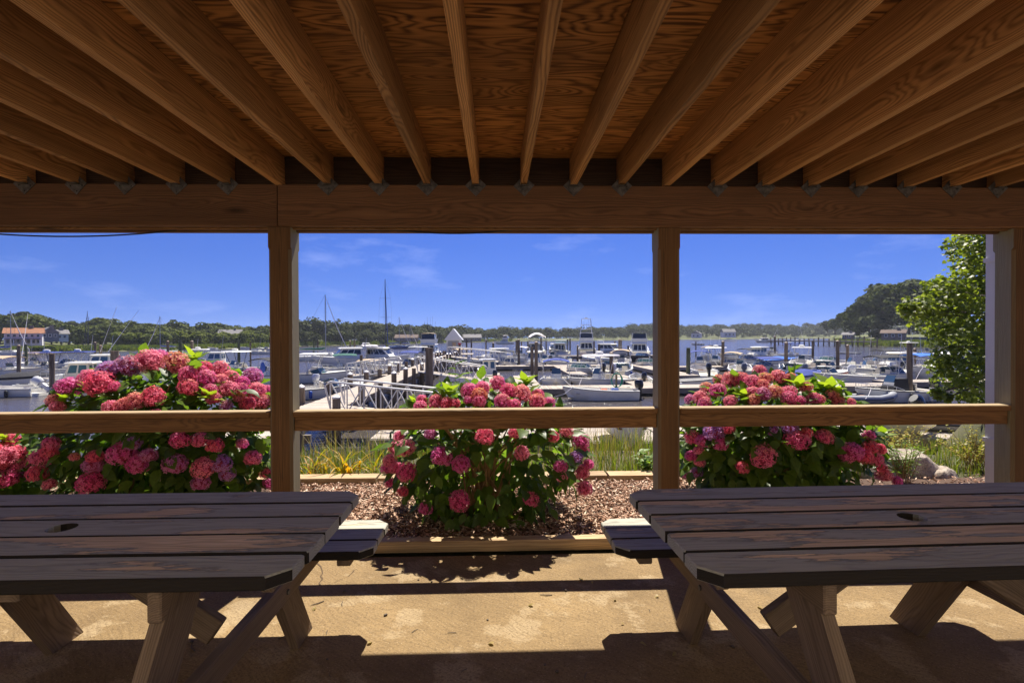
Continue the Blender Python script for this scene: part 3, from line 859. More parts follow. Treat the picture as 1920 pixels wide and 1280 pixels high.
HL = [(130,725,20),(168,709,16),(188,720,25),(214,725,12),(204,697,19),(241,687,21),(280,678,23),(300,669,13),(330,681,24),(353,703,19),(353,727,18),(287,745,20),(254,752,16),(233,760,15),(208,764,15),(104,751,15),(108,764,13),(385,687,13),(388,709,17),(413,692,15),(379,695,12),(414,713,13),(432,706,14),(429,730,16),(452,730,13),(454,717,14),(473,707,17,'p'),(449,745,13),(464,757,18),(481,733,15),(493,754,17),(502,733,15),(394,733,13),(400,747,12),(424,760,11),(249,831,15),(228,851,21),(178,856,15),(175,873,18),(279,854,16),(260,870,19),(328,870,22),(338,824,17),(376,824,18),(403,835,16),(382,876,18),(414,870,17),(426,888,17),(376,905,18,'p'),(171,905,24),(454,832,12),(473,859,17),(499,886,13),(506,904,13),(96,832,14),(78,858,20),(92,846,15),(70,888,17),(93,908,11),(140,856,10),(210,790,14),(290,785,16),(360,790,15),(430,795,15)]
HF = [(22,824,14),(12,856,20),(32,850,17),(48,869,13),(13,897,18),(42,893,10,'p'),(5,872,12),(30,875,10),(-20,840,18),(-25,880,18),(-10,815,14)]
HM = [(791,750,13),(818,753,14),(839,757,15),(788,762,12),(853,757,10),(880,733,16),(905,728,16),(933,719,14),(953,733,16),(978,738,18),(898,742,14),(877,750,10),(898,753,13),(942,753,18),(964,759,15),(1008,753,18),(1029,755,13),(1009,739,12),(909,818,17),(964,812,12),(807,813,12,'p'),(828,856,20),(864,870,16),(978,849,14),(861,939,19),(798,953,15),(996,936,17),(762,885,21),(731,863,14),(759,840,17),(740,840,11),(728,877,13),(731,905,13),(755,922,11),(742,877,12),(1051,874,14),(1054,894,12),(1079,860,17),(1088,826,17),(1091,885,15),(1096,916,17),(1102,871,11),(1036,818,12),(1062,809,13),(1093,846,11),(748,818,11),(880,790,14),(1020,790,14)]
HR = [(1424,696,13),(1435,710,15),(1410,716,15),(1372,712,17),(1390,710,13),(1347,712,13),(1346,732,16),(1325,727,13),(1315,745,15),(1294,750,11,'p'),(1321,756,13),(1459,707,14),(1431,722,12),(1482,709,12),(1411,736,14),(1431,739,15),(1412,750,14),(1454,735,15),(1480,734,14),(1480,747,15),(1370,752,14),(1511,726,13),(1525,747,15),(1500,751,11),(1560,741,13),(1537,749,12),(1572,752,12),(1596,754,9),(1340,809,19),(1299,820,14),(1320,827,14),(1350,830,16),(1310,844,10),(1295,855,12),(1312,866,10),(1289,890,10,'p'),(1305,886,13,'p'),(1391,877,14),(1432,856,23),(1494,826,21),(1481,802,16),(1546,819,19),(1595,849,20),(1620,854,15),(1632,837,15),(1650,842,11),(1640,860,14),(1652,877,15),(1662,892,15),(1629,816,11),(1682,902,10),(1650,892,12),(1512,812,10),(1449,807,10),(1365,803,13),(1440,785,14),(1540,785,14),(1500,770,14)]
hydrangea((-2.66, 4.15, 0.58), (0.98, 0.66, 0.68), HL, 'tallest hydrangea bush with deep pink and violet heads beside the moored white outboard boat', 2400, [(365, 678, 30), (392, 752, 34), (165, 735, 26), (120, 755, 22)], warm=0.35, seed=3)
hydrangea((-3.98, 4.10, 0.34), (0.42, 0.45, 0.36), HF, 'low pink hydrangea cut off by the edge of the view, against the tallest hydrangea', 620, [(8, 828, 22)], warm=0.3, seed=4)
hydrangea((-0.105, 3.84, 0.51), (0.775, 0.60, 0.57), HM, 'middle hydrangea bush with bare stems showing, between the two picnic tables', 1350, [(842, 742, 34), (985, 722, 30), (775, 758, 18), (960, 980, 22)], stems=34, warm=0.35, seed=5, openf=0.8)
hydrangea((2.30, 4.15, 0.52), (0.86, 0.62, 0.57), HR, 'hydrangea bush with orange tinged heads in front of the crowded moored boats', 2100, [(1497, 728, 34), (1556, 735, 42), (1392, 750, 26), (1568, 748, 30), (1655, 818, 26)], warm=0.62, seed=6)

# grass on the bank
def blade(mb, p, h, w, lean, a):
    d = Vector((math.cos(a), math.sin(a), 0))
    s = Vector((-d.y, d.x, 0)) * w
    p = Vector(p)
    m_ = p + d * lean * .35 * h + Vector((0, 0, h * .6))
    e = p + d * lean * h + Vector((0, 0, h * (1 - .25 * lean)))
    mb.face_set([p - s, p + s, m_ + s * .8, m_ - s * .8, e], [(0, 1, 2, 3), (3, 2, 4)])
mb, ms = MB(), MB()
for i in range(15000):
    x = rnd.uniform(-6, 6.5)
    y = 4.86 + 2.6 * rnd.random() ** 1.4
    z = ground_z(x, y)
    if z < -1.6: continue
    k = mnoise.noise((x * 1.2, y * 1.2, 5))
    blade(mb if rnd.random() < .86 else ms, (x, y, z), rnd.uniform(.08, .2) * (1.15 + k) + (.16 if 1.0 < x < 1.9 else 0) * rnd.random(), rnd.uniform(.002, .005), rnd.uniform(.05, .6), rnd.uniform(0, 6.28))
for i in range(420):
    x = rnd.choice([rnd.uniform(-2.0, -1.0), rnd.uniform(.8, 1.7), rnd.uniform(-4, 4)])
    y = rnd.uniform(4.95, 6.3)
    blade(ms, (x, y, ground_z(x, y)), rnd.uniform(.3, .6), .0022, rnd.uniform(.1, .6), rnd.uniform(0, 6.28))
tag(mb.build('bank_grass', M['grass']), 'green grass growing on the bank behind the flower bed', 'grass', kind='stuff')
tag(ms.build('dry_grass', M['straw']), 'thin straw coloured grass stalks among the green bank grass', 'grass', kind='stuff')

def strap_leaf(L, w, seed):
    r = random.Random(seed)
    n = 6
    v_ = []
    arch = r.uniform(.5, 1.5)
    for i in range(n + 1):
        s = i / n
        x = L * (s * .5 + .2 * s * s)
        z = L * (s - arch * .55 * s * s)
        ww = w * (1 - s ** 3) * (.7 + .3 * min(1, s * 4)) + .0006
        v_ += [(x, -ww, z + ww * .5), (x, 0, z), (x, ww, z + ww * .5)]
    f_ = []
    for i in range(n):
        for j in range(2):
            a = i * 3 + j
            f_.append((a, a + 1, a + 4, a + 3))
    return MB().face_set(v_, f_).mesh('strap_leaf', 180)
STRAP = {(k, m_): None for k in range(6) for m_ in ('lily', 'lily_orange')}
for k, m_ in STRAP:
    me = strap_leaf(0.4, 0.010, k)
    me.materials.append(M[m_])
    STRAP[k, m_] = me
def daylily(p, label, n=38, s=1.0):
    t = tag(empty('daylily', p), label, 'plant', 'daylilies on the bank')
    for i in range(n):
        a = rnd.uniform(0, 6.28)
        o = link('strap_leaf', STRAP[rnd.randrange(6), 'lily' if rnd.random() < .62 else 'lily_orange'], t)
        o.location = (rnd.gauss(0, .05), rnd.gauss(0, .05), 0)
        k = rnd.uniform(.6, 1.1) * s
        o.scale = (k, k * rnd.uniform(.8, 1.3), k * rnd.uniform(.8, 1.1))
        o.rotation_euler = (0, rnd.uniform(-.35, .3), a)
    return t
daylily(on_z(650, 893, 0.0), 'yellowing daylily clump with arching leaves next to the middle hydrangea', 46)
daylily(on_z(598, 890, 0.0), 'orange tipped daylily clump against the post beside the unworn picnic table', 32, .9)
daylily(on_z(700, 886, 0.0), 'small low daylily half behind the middle hydrangea', 22, .75)

def leafy_weed(name, p, h, nst, spread, ls, mat, label, cat='plant', group=None, dens=9, leafk=2, top=0.0):
    t = tag(empty(name, p), label, cat, group)
    st, lv = MB(), MB()
    for i in range(nst):
        a = rnd.uniform(0, 6.28)
        e = Vector((math.cos(a) * spread * rnd.random(), math.sin(a) * spread * rnd.random(), h * rnd.uniform(.6, 1.05)))
        b0 = Vector((rnd.gauss(0, spread * .12), rnd.gauss(0, spread * .12), 0))
        mid = b0.lerp(e, .5) + Vector((rnd.gauss(0, .02), rnd.gauss(0, .02), .04 * h))
        st.tube([b0, mid, e], [.006 * h + .001, .004 * h + .001, .0012], 5)
        for k in range(dens):
            s = .2 + .8 * (k + rnd.random()) / dens
            q = (b0.lerp(mid, s * 2) if s < .5 else mid.lerp(e, s * 2 - 1))
            aa = k * 2.4 + rnd.uniform(-.5, .5)
            ax = Vector((math.cos(aa), math.sin(aa), rnd.uniform(.1, .8)))
            mm = frame(ax, Vector((0, 0, 1)) - ax * .3) * (ls * rnd.uniform(.6, 1.15))
            lv.face_set([mm @ Vector((u, v2 * (.45 if leafk == 2 else 1), w2)) + q for u, v2, w2 in LEAF[rnd.randrange(3)][0]], LEAF[0][1])
    st.build('stems', M['stem'], t)
    lv.build('foliage', M[mat], t, smooth=180)
    return t
leafy_weed('weed', on_z(1212, 888, 0.0), 0.24, 12, .2, .075, 'weed', 'pale green leafy weed in the grass beside the middle post of the shelter', leafk=1)
leafy_weed('weed', Vector((*at_y(853, 760, 4.95).xy, -0.02)), 1.16, 3, .10, .15, 'hyd_leaf', 'tall dark slender weed rising behind the middle hydrangea', dens=18)
leafy_weed('weed', on_z(1690, 905, 0.0), 0.42, 26, .24, .05, 'weed', 'feathery bright green weed between the orange tinged hydrangea and the boulder', dens=16)
leafy_weed('shrub', Vector((4.35, 5.35, -.03)), 0.42, 34, .42, .036, 'yellow_shrub', 'low yellow leaved shrub beyond the white downspout', 'bush', dens=22, leafk=1)
leafy_weed('shrub', Vector((4.95, 5.1, -.03)), 0.46, 30, .42, .036, 'yellow_shrub', 'low golden shrub partly hidden by the white downspout', 'bush', dens=22, leafk=1)
leafy_weed('weed', Vector((3.95, 5.7, -.03)), 0.38, 16, .2, .045, 'weed', 'small green weed growing behind the boulder', dens=14)
m_, nt, out = newmat('granite')
v = objvec(nt, False)
c = MIX(nt, RAMP(nt, noise(nt, v, (1, 1, 1), 5, 6.0, .65), [(.35, 0), (.65, 1)]), (0.20, 0.145, 0.10), (0.50, 0.42, 0.33))
c = MIX(nt, RAMP(nt, noise(nt, v, (1, 1, 1), 60, 2.0), [(.55, 0), (.65, .7)]), c, (0.08, 0.07, 0.06))
finish(nt, out, c, .85, noise(nt, v, (1, 1, 1), 18, 6.0, .65), .8, .03)
import bmesh
def rock(p, d, seed, label):
    bm = bmesh.new()
    bmesh.ops.create_icosphere(bm, subdivisions=4, radius=1)
    for q in bm.verts:
        n_ = mnoise.noise(q.co * 1.3 + Vector((seed, 0, 0))) * .28 + mnoise.noise(q.co * 4 + Vector((seed, 3, 0))) * .07
        co = q.co * (1 + n_)
        co.z = max(-.5, min(co.z, .62 + .2 * co.x))
        q.co = Vector((co.x * d[0], co.y * d[1], co.z * d[2]))
    me = bpy.data.meshes.new('boulder')
    bm.to_mesh(me); bm.free()
    me.shade_smooth(); me.set_sharp_from_angle(angle=R(32))
    o = link('boulder', me, None, M['granite'])
    o.location = p
    return tag(o, label, 'boulder')
rock((3.95, 5.0, 0.02), (.42, .32, .26), 2, 'large tan granite boulder beyond the bed near the white downspout')
rock((4.25, 4.85, -0.02), (.2, .2, .14), 9, 'small pale stone lying under the yellow leaved shrub')

# maple by the water beyond the end post
def maple():
    r = random.Random(11)
    base = Vector((12.2, 10.6, ground_z(12.2, 10.6)))
    t = tag(empty('maple_tree', base), 'green maple tree with hanging branches beside the end post of the shelter', 'tree')
    blobs = [(1830,470,50),(1800,458,26),(1818,503,28),(1840,545,45),(1790,545,42),(1750,540,20),(1722,578,34),(1770,590,55),(1702,578,17),(1830,610,60),(1790,650,50),(1830,700,55),(1785,700,38),(1765,685,26),(1752,620,20),(1812,742,20),(1757,738,12),(1776,745,8),(1900,500,90),(1920,600,110),(1910,700,80),(1960,430,120),(2020,560,150),(1850,430,40),(1860,650,60),(1890,760,40),(1840,760,22)]
    lv, br = MB(), MB()
    top = Vector((12.0, 10.7, 5.4)) - base
    br.tube([(0, 0, -.2), Vector((-.05, .05, 1.3)), Vector((-.1, .0, 3.2)), top], [.19, .16, .11, .03], 8)
    star = [(0, -.5), (.28, -.42), (.55, -.12), (.3, .05), (.36, .38), (.1, .3), (0, .62), (-.1, .3), (-.36, .38), (-.3, .05), (-.55, -.12), (-.28, -.42)]
    for px, py, rp in blobs:
        y = 10.8 + r.uniform(-1.3, 1.0)
        c_ = at_y(px, py, y)
        R_ = rp * y / FPX
        k = max(.5, min(3.4, (c_.z - base.z) * .62))
        a0 = Vector((-.08, .02, k))
        c_l = c_ - base
        mid = a0.lerp(c_l, .5) + Vector((0, 0, .25))
        br.tube([a0, mid, c_l, c_l + (c_l - mid).normalized() * R_ * .6], [.05, .03, .014, .004], 5)
        n_ = int(75 + 1150 * R_ * R_)
        for i in range(min(n_, 1500)):
            d = Vector((r.gauss(0, 1), r.gauss(0, 1), r.gauss(0, 1))).normalized()
            rr = R_ * r.random() ** .45
            p_ = c_l + Vector((d.x, d.y * 1.15, d.z)) * rr * (1 + .25 * mnoise.noise(d * 3 + c_))
            nz = Vector((r.gauss(0, .5), r.gauss(-.15, .5), .75 + r.gauss(0, .3))) + d * .35
            ax = Vector((r.gauss(0, 1), r.gauss(0, 1), -.5))
            m_ = frame(ax, nz) * r.uniform(.06, .115)
            kk = len(lv.v)
            b_ = r.uniform(.1, .35)
            lv.v += [tuple(m_ @ Vector((v2, u, -abs(u) * b_)) + p_) for u, v2 in star]
            lv.f.append(tuple(range(kk, kk + 12)))
    br.build('trunk', M['bark'], t, smooth=50)
    lv.build('crown', M['maple'], t)
    return t
maple()

# ================================================================== the far shores
def lerp_tab(tab, x):
    if x <= tab[0][0]: return tab[0][1]
    for (a, b), (c_, d_) in zip(tab, tab[1:]):
        if x <= c_: return b + (d_ - b) * (x - a) / (c_ - a)
    return tab[-1][1]
SHORE = [(-300, 664), (0, 661), (100, 660), (300, 656.5), (500, 651.5), (580, 648), (700, 646), (800, 643), (900, 640.5), (1000, 639), (1240, 637.2), (1290, 636.2), (1500, 634.6), (2300, 630)]
TOPS = [(-300, 596), (0, 602), (40, 594), (75, 600), (130, 607), (205, 602), (230, 612), (330, 610), (370, 613), (500, 615), (600, 608), (660, 613), (860, 617), (970, 614), (1050, 619), (1120, 612), (1165, 613), (1180, 607), (1230, 605), (1290, 609), (1380, 606), (1480, 609), (1560, 605), (1700, 600), (2300, 600)]
HSHORE = [(1560, 639), (1578, 644), (1620, 647), (1680, 649), (1760, 651), (2300, 664)]
HTOPS = [(1540, 612), (1560, 604), (1600, 584), (1620, 563), (1660, 548), (1700, 542), (1760, 546), (1850, 540), (2300, 500)]
def sdist(px, tab=SHORE):
    p_ = on_z(px, lerp_tab(tab, px), WZ)
    return math.hypot(p_.x, p_.y)
def polar(px, dist, z=0):
    p_ = at_d(px, 600, dist)
    return Vector((p_.x, p_.y, z))
def top_z(py, px, dist): return HC + (hor(px) - py) * dist / FPX
m_, nt, out = newmat('shore')
v = objvec(nt, False)
c = MIX(nt, RAMP(nt, noise(nt, v, (1, 1, 1), .06, 5.0), [(.4, 0), (.6, 1)]), (0.085, 0.11, 0.025), (0.15, 0.15, 0.05))
finish(nt, out, c, .95, noise(nt, v, (1, 1, 1), .5, 5.0), .7, .5)
leafmat('marsh', (0.10, 0.15, 0.02), (0.22, 0.24, 0.045), .25, by_object=False, nscale=.08)
leafmat('wood_far', (0.035, 0.048, 0.018), (0.105, 0.12, 0.035), .12, by_object=True, nscale=.22, rough=.8, spec=.1)
leafmat('tree_green', (0.045, 0.065, 0.015), (0.14, 0.16, 0.035), .15, nscale=.25, rough=.8, spec=.1)
leafmat('bush_green', (0.08, 0.115, 0.02), (0.22, 0.24, 0.045), .18, nscale=.25, rough=.8, spec=.1)
leafmat('tree_dark', (0.028, 0.042, 0.012), (0.09, 0.11, 0.028), .15, nscale=.25, rough=.8, spec=.1)
def back(px): return 62 + sdist(px) * .22
def hill_z(px, k):                              # k: 0 at the water, 1 at the back row
    d = sdist(px) + back(px)
    zt = top_z(lerp_tab(TOPS, px), px, d) - 10.5
    return -1.7 + max(0.6, zt + 1.7) * (k ** 1.3)
mb = MB()
cols = list(range(-320, 2301, 20))
ks = [(-.08, None), (0, 0), (.15, .15), (.4, .4), (.7, .7), (1, 1), (1.5, 1.05), (2.2, 1.05)]
for px in cols:
    s, b_ = sdist(px), back(px)
    for k, kz in ks:
        p_ = polar(px, s + b_ * k)
        mb.v.append((p_.x, p_.y, -2.7 if kz is None else hill_z(px, kz)))
n_ = len(ks)
mb.f = [(i * n_ + j, (i + 1) * n_ + j, (i + 1) * n_ + j + 1, i * n_ + j + 1) for i in range(len(cols) - 1) for j in range(n_ - 1)]
tag(mb.build('far_shore', M['shore'], smooth=80), kind='structure')
# headland
mb = MB()
cols = list(range(1556, 2301, 24))
for px in cols:
    s = sdist(px, HSHORE)
    for k, z in ((-3, -2.7), (0, -1.9), (6, -1.5), (30, -.2), (70, 1.2), (120, 1.5)):
        p_ = polar(px, s + k * (1 if px > 1600 else .5))
        mb.v.append((p_.x, p_.y, z))
mb.f = [(i * 6 + j, (i + 1) * 6 + j, (i + 1) * 6 + j + 1, i * 6 + j + 1) for i in range(len(cols) - 1) for j in range(5)]
tag(mb.build('headland', M['shore'], smooth=80), kind='structure')

def crown_geo(mb, c0, rx, rz, n, size, r, blobs=11, flat=.8):
    cs = []
    for i in range(blobs):
        a, e = r.uniform(0, 6.28), r.uniform(-.5, 1.2)
        q = r.uniform(.35, .72)
        cs.append((Vector((math.cos(a) * math.cos(e) * rx * q, math.sin(a) * math.cos(e) * rx * q, math.sin(e) * rz * q)), r.uniform(.32, .52)))
    cs.append((Vector((0, 0, 0)), .65))
    for i in range(n):
        b_, q = cs[r.randrange(len(cs))]
        d = Vector((r.gauss(0, 1), r.gauss(0, 1), r.gauss(.25, 1))).normalized()
        p_ = Vector(c0) + b_ + Vector((d.x * rx, d.y * rx, d.z * rz)) * q * r.uniform(.78, 1.06)
        nz = (d + Vector((r.gauss(0, .45), r.gauss(0, .45), r.gauss(.2, .45)))).normalized()
        t = nz.orthogonal().normalized()
        bb = nz.cross(t)
        a = r.uniform(0, 6.28)
        t, bb = t * math.cos(a) + bb * math.sin(a), bb * math.cos(a) - t * math.sin(a)
        s = size * r.uniform(.6, 1.3)
        k = len(mb.v)
        mb.v += [tuple(p_ - t * s), tuple(p_ - bb * s * .7 + nz * s * .25), tuple(p_ + t * s), tuple(p_ + bb * s * .7 - nz * s * .2)]
        mb.f.append((k, k + 1, k + 2, k + 3))
def trunk_geo(mb, h, r0, r):
    mb.tube([(0, 0, -.6), (r.uniform(-.2, .2), r.uniform(-.2, .2), h * .45), (r.uniform(-.3, .3), 0, h * .8)], [r0, r0 * .75, r0 * .3], 6)
    for i in range(3):
        a = r.uniform(0, 6.28)
        mb.tube([(0, 0, h * .4), (math.cos(a) * h * .2, math.sin(a) * h * .2, h * .7)], [r0 * .5, r0 * .2], 5)
TP = []
for s in range(6):                               # tree kinds, unit height 10 m
    r = random.Random(40 + s)
    tb, cb = MB(), MB()
    trunk_geo(tb, 9, .28, r)
    crown_geo(cb, (0, 0, 4.9), r.uniform(3.8, 4.9), r.uniform(4.7, 5.2), 1700, .5, r, 14)
    TP.append((tb.mesh('trunk'), cb.mesh('crown')))
for a, b_ in TP: a.materials.append(M['bark'])
CR = {}
def crown_mesh(k, mat):
    if (k, mat) not in CR:
        me = TP[k][1].copy()
        me.materials.append(M[mat])
        CR[k, mat] = me
    return CR[k, mat]
def tree(p, h, mat, label, group, name='tree', wide=1.0, r=rnd):
    t = tag(empty(name, p, r.uniform(0, 6.28)), label, 'tree', group)
    k = r.randrange(6)
    s = h / 10
    for nm, me in (('trunk', TP[k][0]), ('crown', crown_mesh(k, mat))):
        o = link(nm, me, t)
        o.scale = (s * wide, s * wide, s)
    return t
# woods far across the water read as one mass
wood_mb = MB()
cores = [TP[k][1] for k in range(6)]
core_v = [[q.co.copy() for q in me.vertices][:4 * 900] for me in cores]
r = random.Random(5)
px = 560
while px < 1780:
    s, b_ = sdist(px), back(px)
    for row, k in enumerate((.04, .22, .45, .72, 1.0)):
        q = px + r.uniform(-7, 7)
        d = s + b_ * (k + r.uniform(-.05, .05))
        h = r.uniform(7.5, 12.5) * (.62 if row == 0 else 1)
        z = hill_z(q, k)
        if row == 4: z = top_z(lerp_tab(TOPS, q) + r.uniform(-1.0, 3.2), q, d) - h
        p_ = polar(q, d, z)
        w = r.uniform(1.0, 1.6)
        a = r.uniform(0, 6.28)
        ca, sa = math.cos(a), math.sin(a)
        cv = core_v[r.randrange(6)]
        kk = len(wood_mb.v)
        step = 4 * (1 if d < 330 else 2)
        for i in range(0, len(cv), step):
            for q_ in cv[i:i + 4]:
                f_ = 1.0 if step == 4 else 1.0
                wood_mb.v.append((p_.x + (q_.x * ca - q_.y * sa) * h / 10 * w, p_.y + (q_.x * sa + q_.y * ca) * h / 10 * w, p_.z + q_.z * h / 10))
            n_ = len(wood_mb.v)
            wood_mb.f.append((n_ - 4, n_ - 3, n_ - 2, n_ - 1))
    px += r.uniform(9, 14) * (1 if px < 900 else .8)
tag(wood_mb.build('far_woods', M['wood_far']), 'dark green woods along the far shore under the sky', 'woods', kind='stuff')
# the nearer wooded hill behind the houses
px = -60
while px < 575:
    s, b_ = sdist(px), back(px)
    for row, k in enumerate((.14, .42, .72, 1.0)):
        q = px + r.uniform(-9, 9)
        if row == 0 and q < 190 : continue
        if row == 1 and q < 120: continue
        d = s + b_ * (k + r.uniform(-.05, .05))
        h = (r.uniform(4.2, 6.0), r.uniform(6.0, 8), r.uniform(8, 10.5), r.uniform(9, 12))[row]
        z = hill_z(q, k)
        if row == 3: z = top_z(lerp_tab(TOPS, q) + r.uniform(-1.0, 3.0), q, d) - h
        mat = ('bush_green', 'tree_green', 'tree_green', 'tree_dark')[row]
        lab = ('yellow green bushy tree low on the wooded hill by the marsh', 'rounded green tree halfway up the wooded hill', 'green tree in the upper part of the wooded hill', 'dark tree on the skyline of the wooded hill')[row]
        grp = ('bushy trees by the marsh', 'trees halfway up the hill', 'trees in the upper wood', 'skyline trees of the hill')[row]
        tree(polar(q, d, z), h, mat, lab, grp, r=r, wide=r.uniform(1.1, 1.5))
    px += r.uniform(17, 23)
# headland trees
for q, dd, h, tp in [(1552,30,8,604),(1566,25,9,600),(1585,32,9.5,588),(1604,40,11,575),(1618,30,12,566),(1636,36,13,556),(1655,42,14,549),(1672,30,14,546),(1692,45,15,543),(1712,34,14,544),(1735,40,15,546),(1758,34,14,548),(1785,45,14,546),(1815,36,14,544),(1850,40,14,540),(1900,40,14,530),(1630,24,8,595),(1660,26,8.5,590),(1705,26,9,585),(1740,28,9,590),(1600,25,7,600),(1612,21,5,612),(1775,26,8,590),(1645,20,4.5,618)]:
    d = sdist(q, HSHORE) + dd
    z = top_z(tp, q, d) - h
    big = h > 10
    tree(polar(q, d, z), h, 'tree_dark' if r.random() < .75 else 'tree_green', 'tall dark tree in the grove on the near headland' if big else 'smaller dark tree at the foot of the headland grove', 'tall trees of the headland grove' if big else 'small trees of the headland grove', r=r, wide=r.uniform(1.05, 1.4))
# marsh grass along the water
def marsh(px0, px1, tab, depth, n, hgt, label):
    mb = MB()
    for i in range(n):
        px = r.uniform(px0, px1)
        s = sdist(px, tab)
        d = s + depth * r.random() - 2.0 + 3 * mnoise.noise((px * .05, 0, 0))
        p_ = polar(px, d, -1.95 + .45 * min(1, (d - s + 2) / 10))
        w, h = r.uniform(.2, .55), hgt * r.uniform(.6, 1.15)
        a = r.uniform(0, 3.14)
        dx, dy = math.cos(a) * w, math.sin(a) * w
        lx, ly = r.gauss(0, .15), r.gauss(0, .15)
        mb.face_set([(p_.x - dx, p_.y - dy, p_.z), (p_.x + dx, p_.y + dy, p_.z), (p_.x + dx * .6 + lx, p_.y + dy * .6 + ly, p_.z + h), (p_.x - dx * .2 + lx, p_.y - dy * .2 + ly, p_.z + h * 1.1)], [(0, 1, 2, 3)])
    tag(mb.build('marsh_grass', M['marsh']), label, 'grass', kind='stuff')
marsh(-60, 560, SHORE, 14, 12000, 1.0, 'bright green marsh grass along the water below the wooded hill')
marsh(560, 960, SHORE, 16, 7000, 1.3, 'thin strip of marsh grass below the far woods')
marsh(1562, 1960, HSHORE, 16, 9000, 1.3, 'bright green marsh grass around the headland point')

# houses
paint('roof_brown', (0.13, 0.085, 0.06), 0.85, 0.2, 2.0)
def house(px, py, dist, w, d, h, rh, rz, wall, roof, label, wins, gable=False, porch=False):
    p_ = at_d(px, py, dist)
    t = tag(empty('house', p_, rz - math.atan2(p_.x, p_.y)), label, 'house')
    MB().box((0, 0, h / 2 - .15), (w, d, h + .3)).build('wall', M[wall], t)
    mb = MB()
    e = .35
    if gable: mb.loft([[(-w / 2 - e, y, h - .05), (w / 2 + e, y, h - .05), (0, y, h + rh)] for y in (-d / 2 - e, d / 2 + e)])
    else: mb.loft([[(x, -d / 2 - e, h - .05), (x, 0, h + rh), (x, d / 2 + e, h - .05)] for x in (-w / 2 - e, w / 2 + e)])
    rf = mb.build('roof', M[roof], t)
    MB().box((w * .2, 0, h + rh * .9), (.7, .7, 1.3)).build('chimney', M['shingle_wall'], rf)
    for x, z, ww, hh in wins:
        f_ = MB().box((x, -d / 2 - .03, z), (ww + .2, .1, hh + .2)).build('window', M['white_metal'], t)
        MB().box((x, -d / 2 - .09, z), (ww, .05, hh)).build('pane', M['glass_dark'], f_)
    if gable:
        MB().box((0, -d / 2 - .02, h + rh * .4), (.8, .08, .9)).build('window', M['glass_dark'], t)
    if porch:
        MB().box((0, -d / 2 - 1.2, h * .47), (w * .96, 2.4, .12)).build('porch_roof', M['roof_orange'], t)
        for x in (-.46, -.23, 0, .23, .46): MB().box((x * w, -d / 2 - 2.2, h * .22), (.14, .14, h * .46)).build('porch_post', M['white_metal'], t)
    return t
row = lambda z, n, w, ww, hh: [(-w / 2 + w * (k + .5) / n, z, ww, hh) for k in range(n)]
house(46, 645.5, 162, 6.2, 5, 2.6, 1.2, R(-4), 'white_wall', 'roof_orange', 'white two storey house with orange roof on the marsh edge', row(2.0, 6, 5.8, .45, .5) + row(.7, 7, 5.8, .5, .8), porch=True)
house(91, 638.5, 172, 3.4, 4, 2.0, 1.4, R(8), 'grey_wall', 'roof_grey', 'dark blue gabled house behind the white house with orange roof', row(1.3, 3, 3, .45, .6), gable=True)
house(109, 638.5, 185, 3.6, 4, 1.9, 1.1, R(10), 'white_wall', 'roof_grey', 'small pale grey house next to the dark blue gabled house', row(1.1, 3, 3, .45, .6))
house(433, 633.5, 225, 7.5, 6, 1.6, 1.7, R(-12), 'shingle_wall', 'roof_grey', 'low grey roofed house among the bushes of the wooded hill', row(.9, 4, 6, .7, .7))
house(585, 633, 250, 5, 5, 2.2, 1.4, R(10), 'white_wall', 'roof_grey', 'tiny pale house at the tree line near the tall dark sailboat masts', row(1.2, 2, 4, .6, .7))
house(763, 639, 240, 10, 6, 1.5, 1.5, R(-8), 'shingle_wall', 'roof_brown', 'low brown roofed house on the far bank behind the sailboat masts', row(.9, 5, 9, .8, .7))
house(884, 639, 330, 12, 8, 2.2, 2.2, R(5), 'shingle_wall', 'roof_grey', 'grey house standing in the far marsh behind the pier hut', row(1.2, 4, 9, .8, .9))
house(1365, 632, 420, 9, 7, 4, 2.4, R(20), 'white_wall', 'roof_grey', 'pale house at the foot of the hazy far woods', row(2.0, 3, 8, 1, 1.4))
house(1306, 633, 430, 7, 7, 3.4, 2, R(-10), 'white_wall', 'roof_grey', 'small white gabled house in the hazy far woods', row(1.6, 2, 6, 1, 1.4), gable=True)
house(1676, 635.5, 176, 5.2, 4, 1.7, .9, R(-6), 'shingle_wall', 'roof_brown', 'brown shingled cottage under the headland trees', row(1.0, 3, 4.6, .6, .7))
house(1591, 634, 205, 3.0, 3, 1.2, .8, R(-10), 'grey_wall', 'roof_grey', 'grey cottage half hidden behind the headland grove', row(.7, 2, 2.4, .5, .5))
# flagpole
p_ = on_z(1632, 641, -1.6)
fp = tag(empty('flagpole', p_), 'white flagpole with a small limp red flag on the headland marsh', 'flagpole')
hz = top_z(605, 1632, math.hypot(p_.x, p_.y)) - p_.z
MB().tube([(0, 0, -.3), (0, 0, hz)], [.09, .05], 6).build('pole', M['white_metal'], fp)
MB().loft([[(x, .04 * math.sin(x * 9), z) for z in (hz - 1.9, hz - .4)] + [(x, .04 * math.sin(x * 9) + .02, z) for z in (hz - .4, hz - 1.9)] for x in (.06, .25, .45)]).build('flag', M['red'], fp)

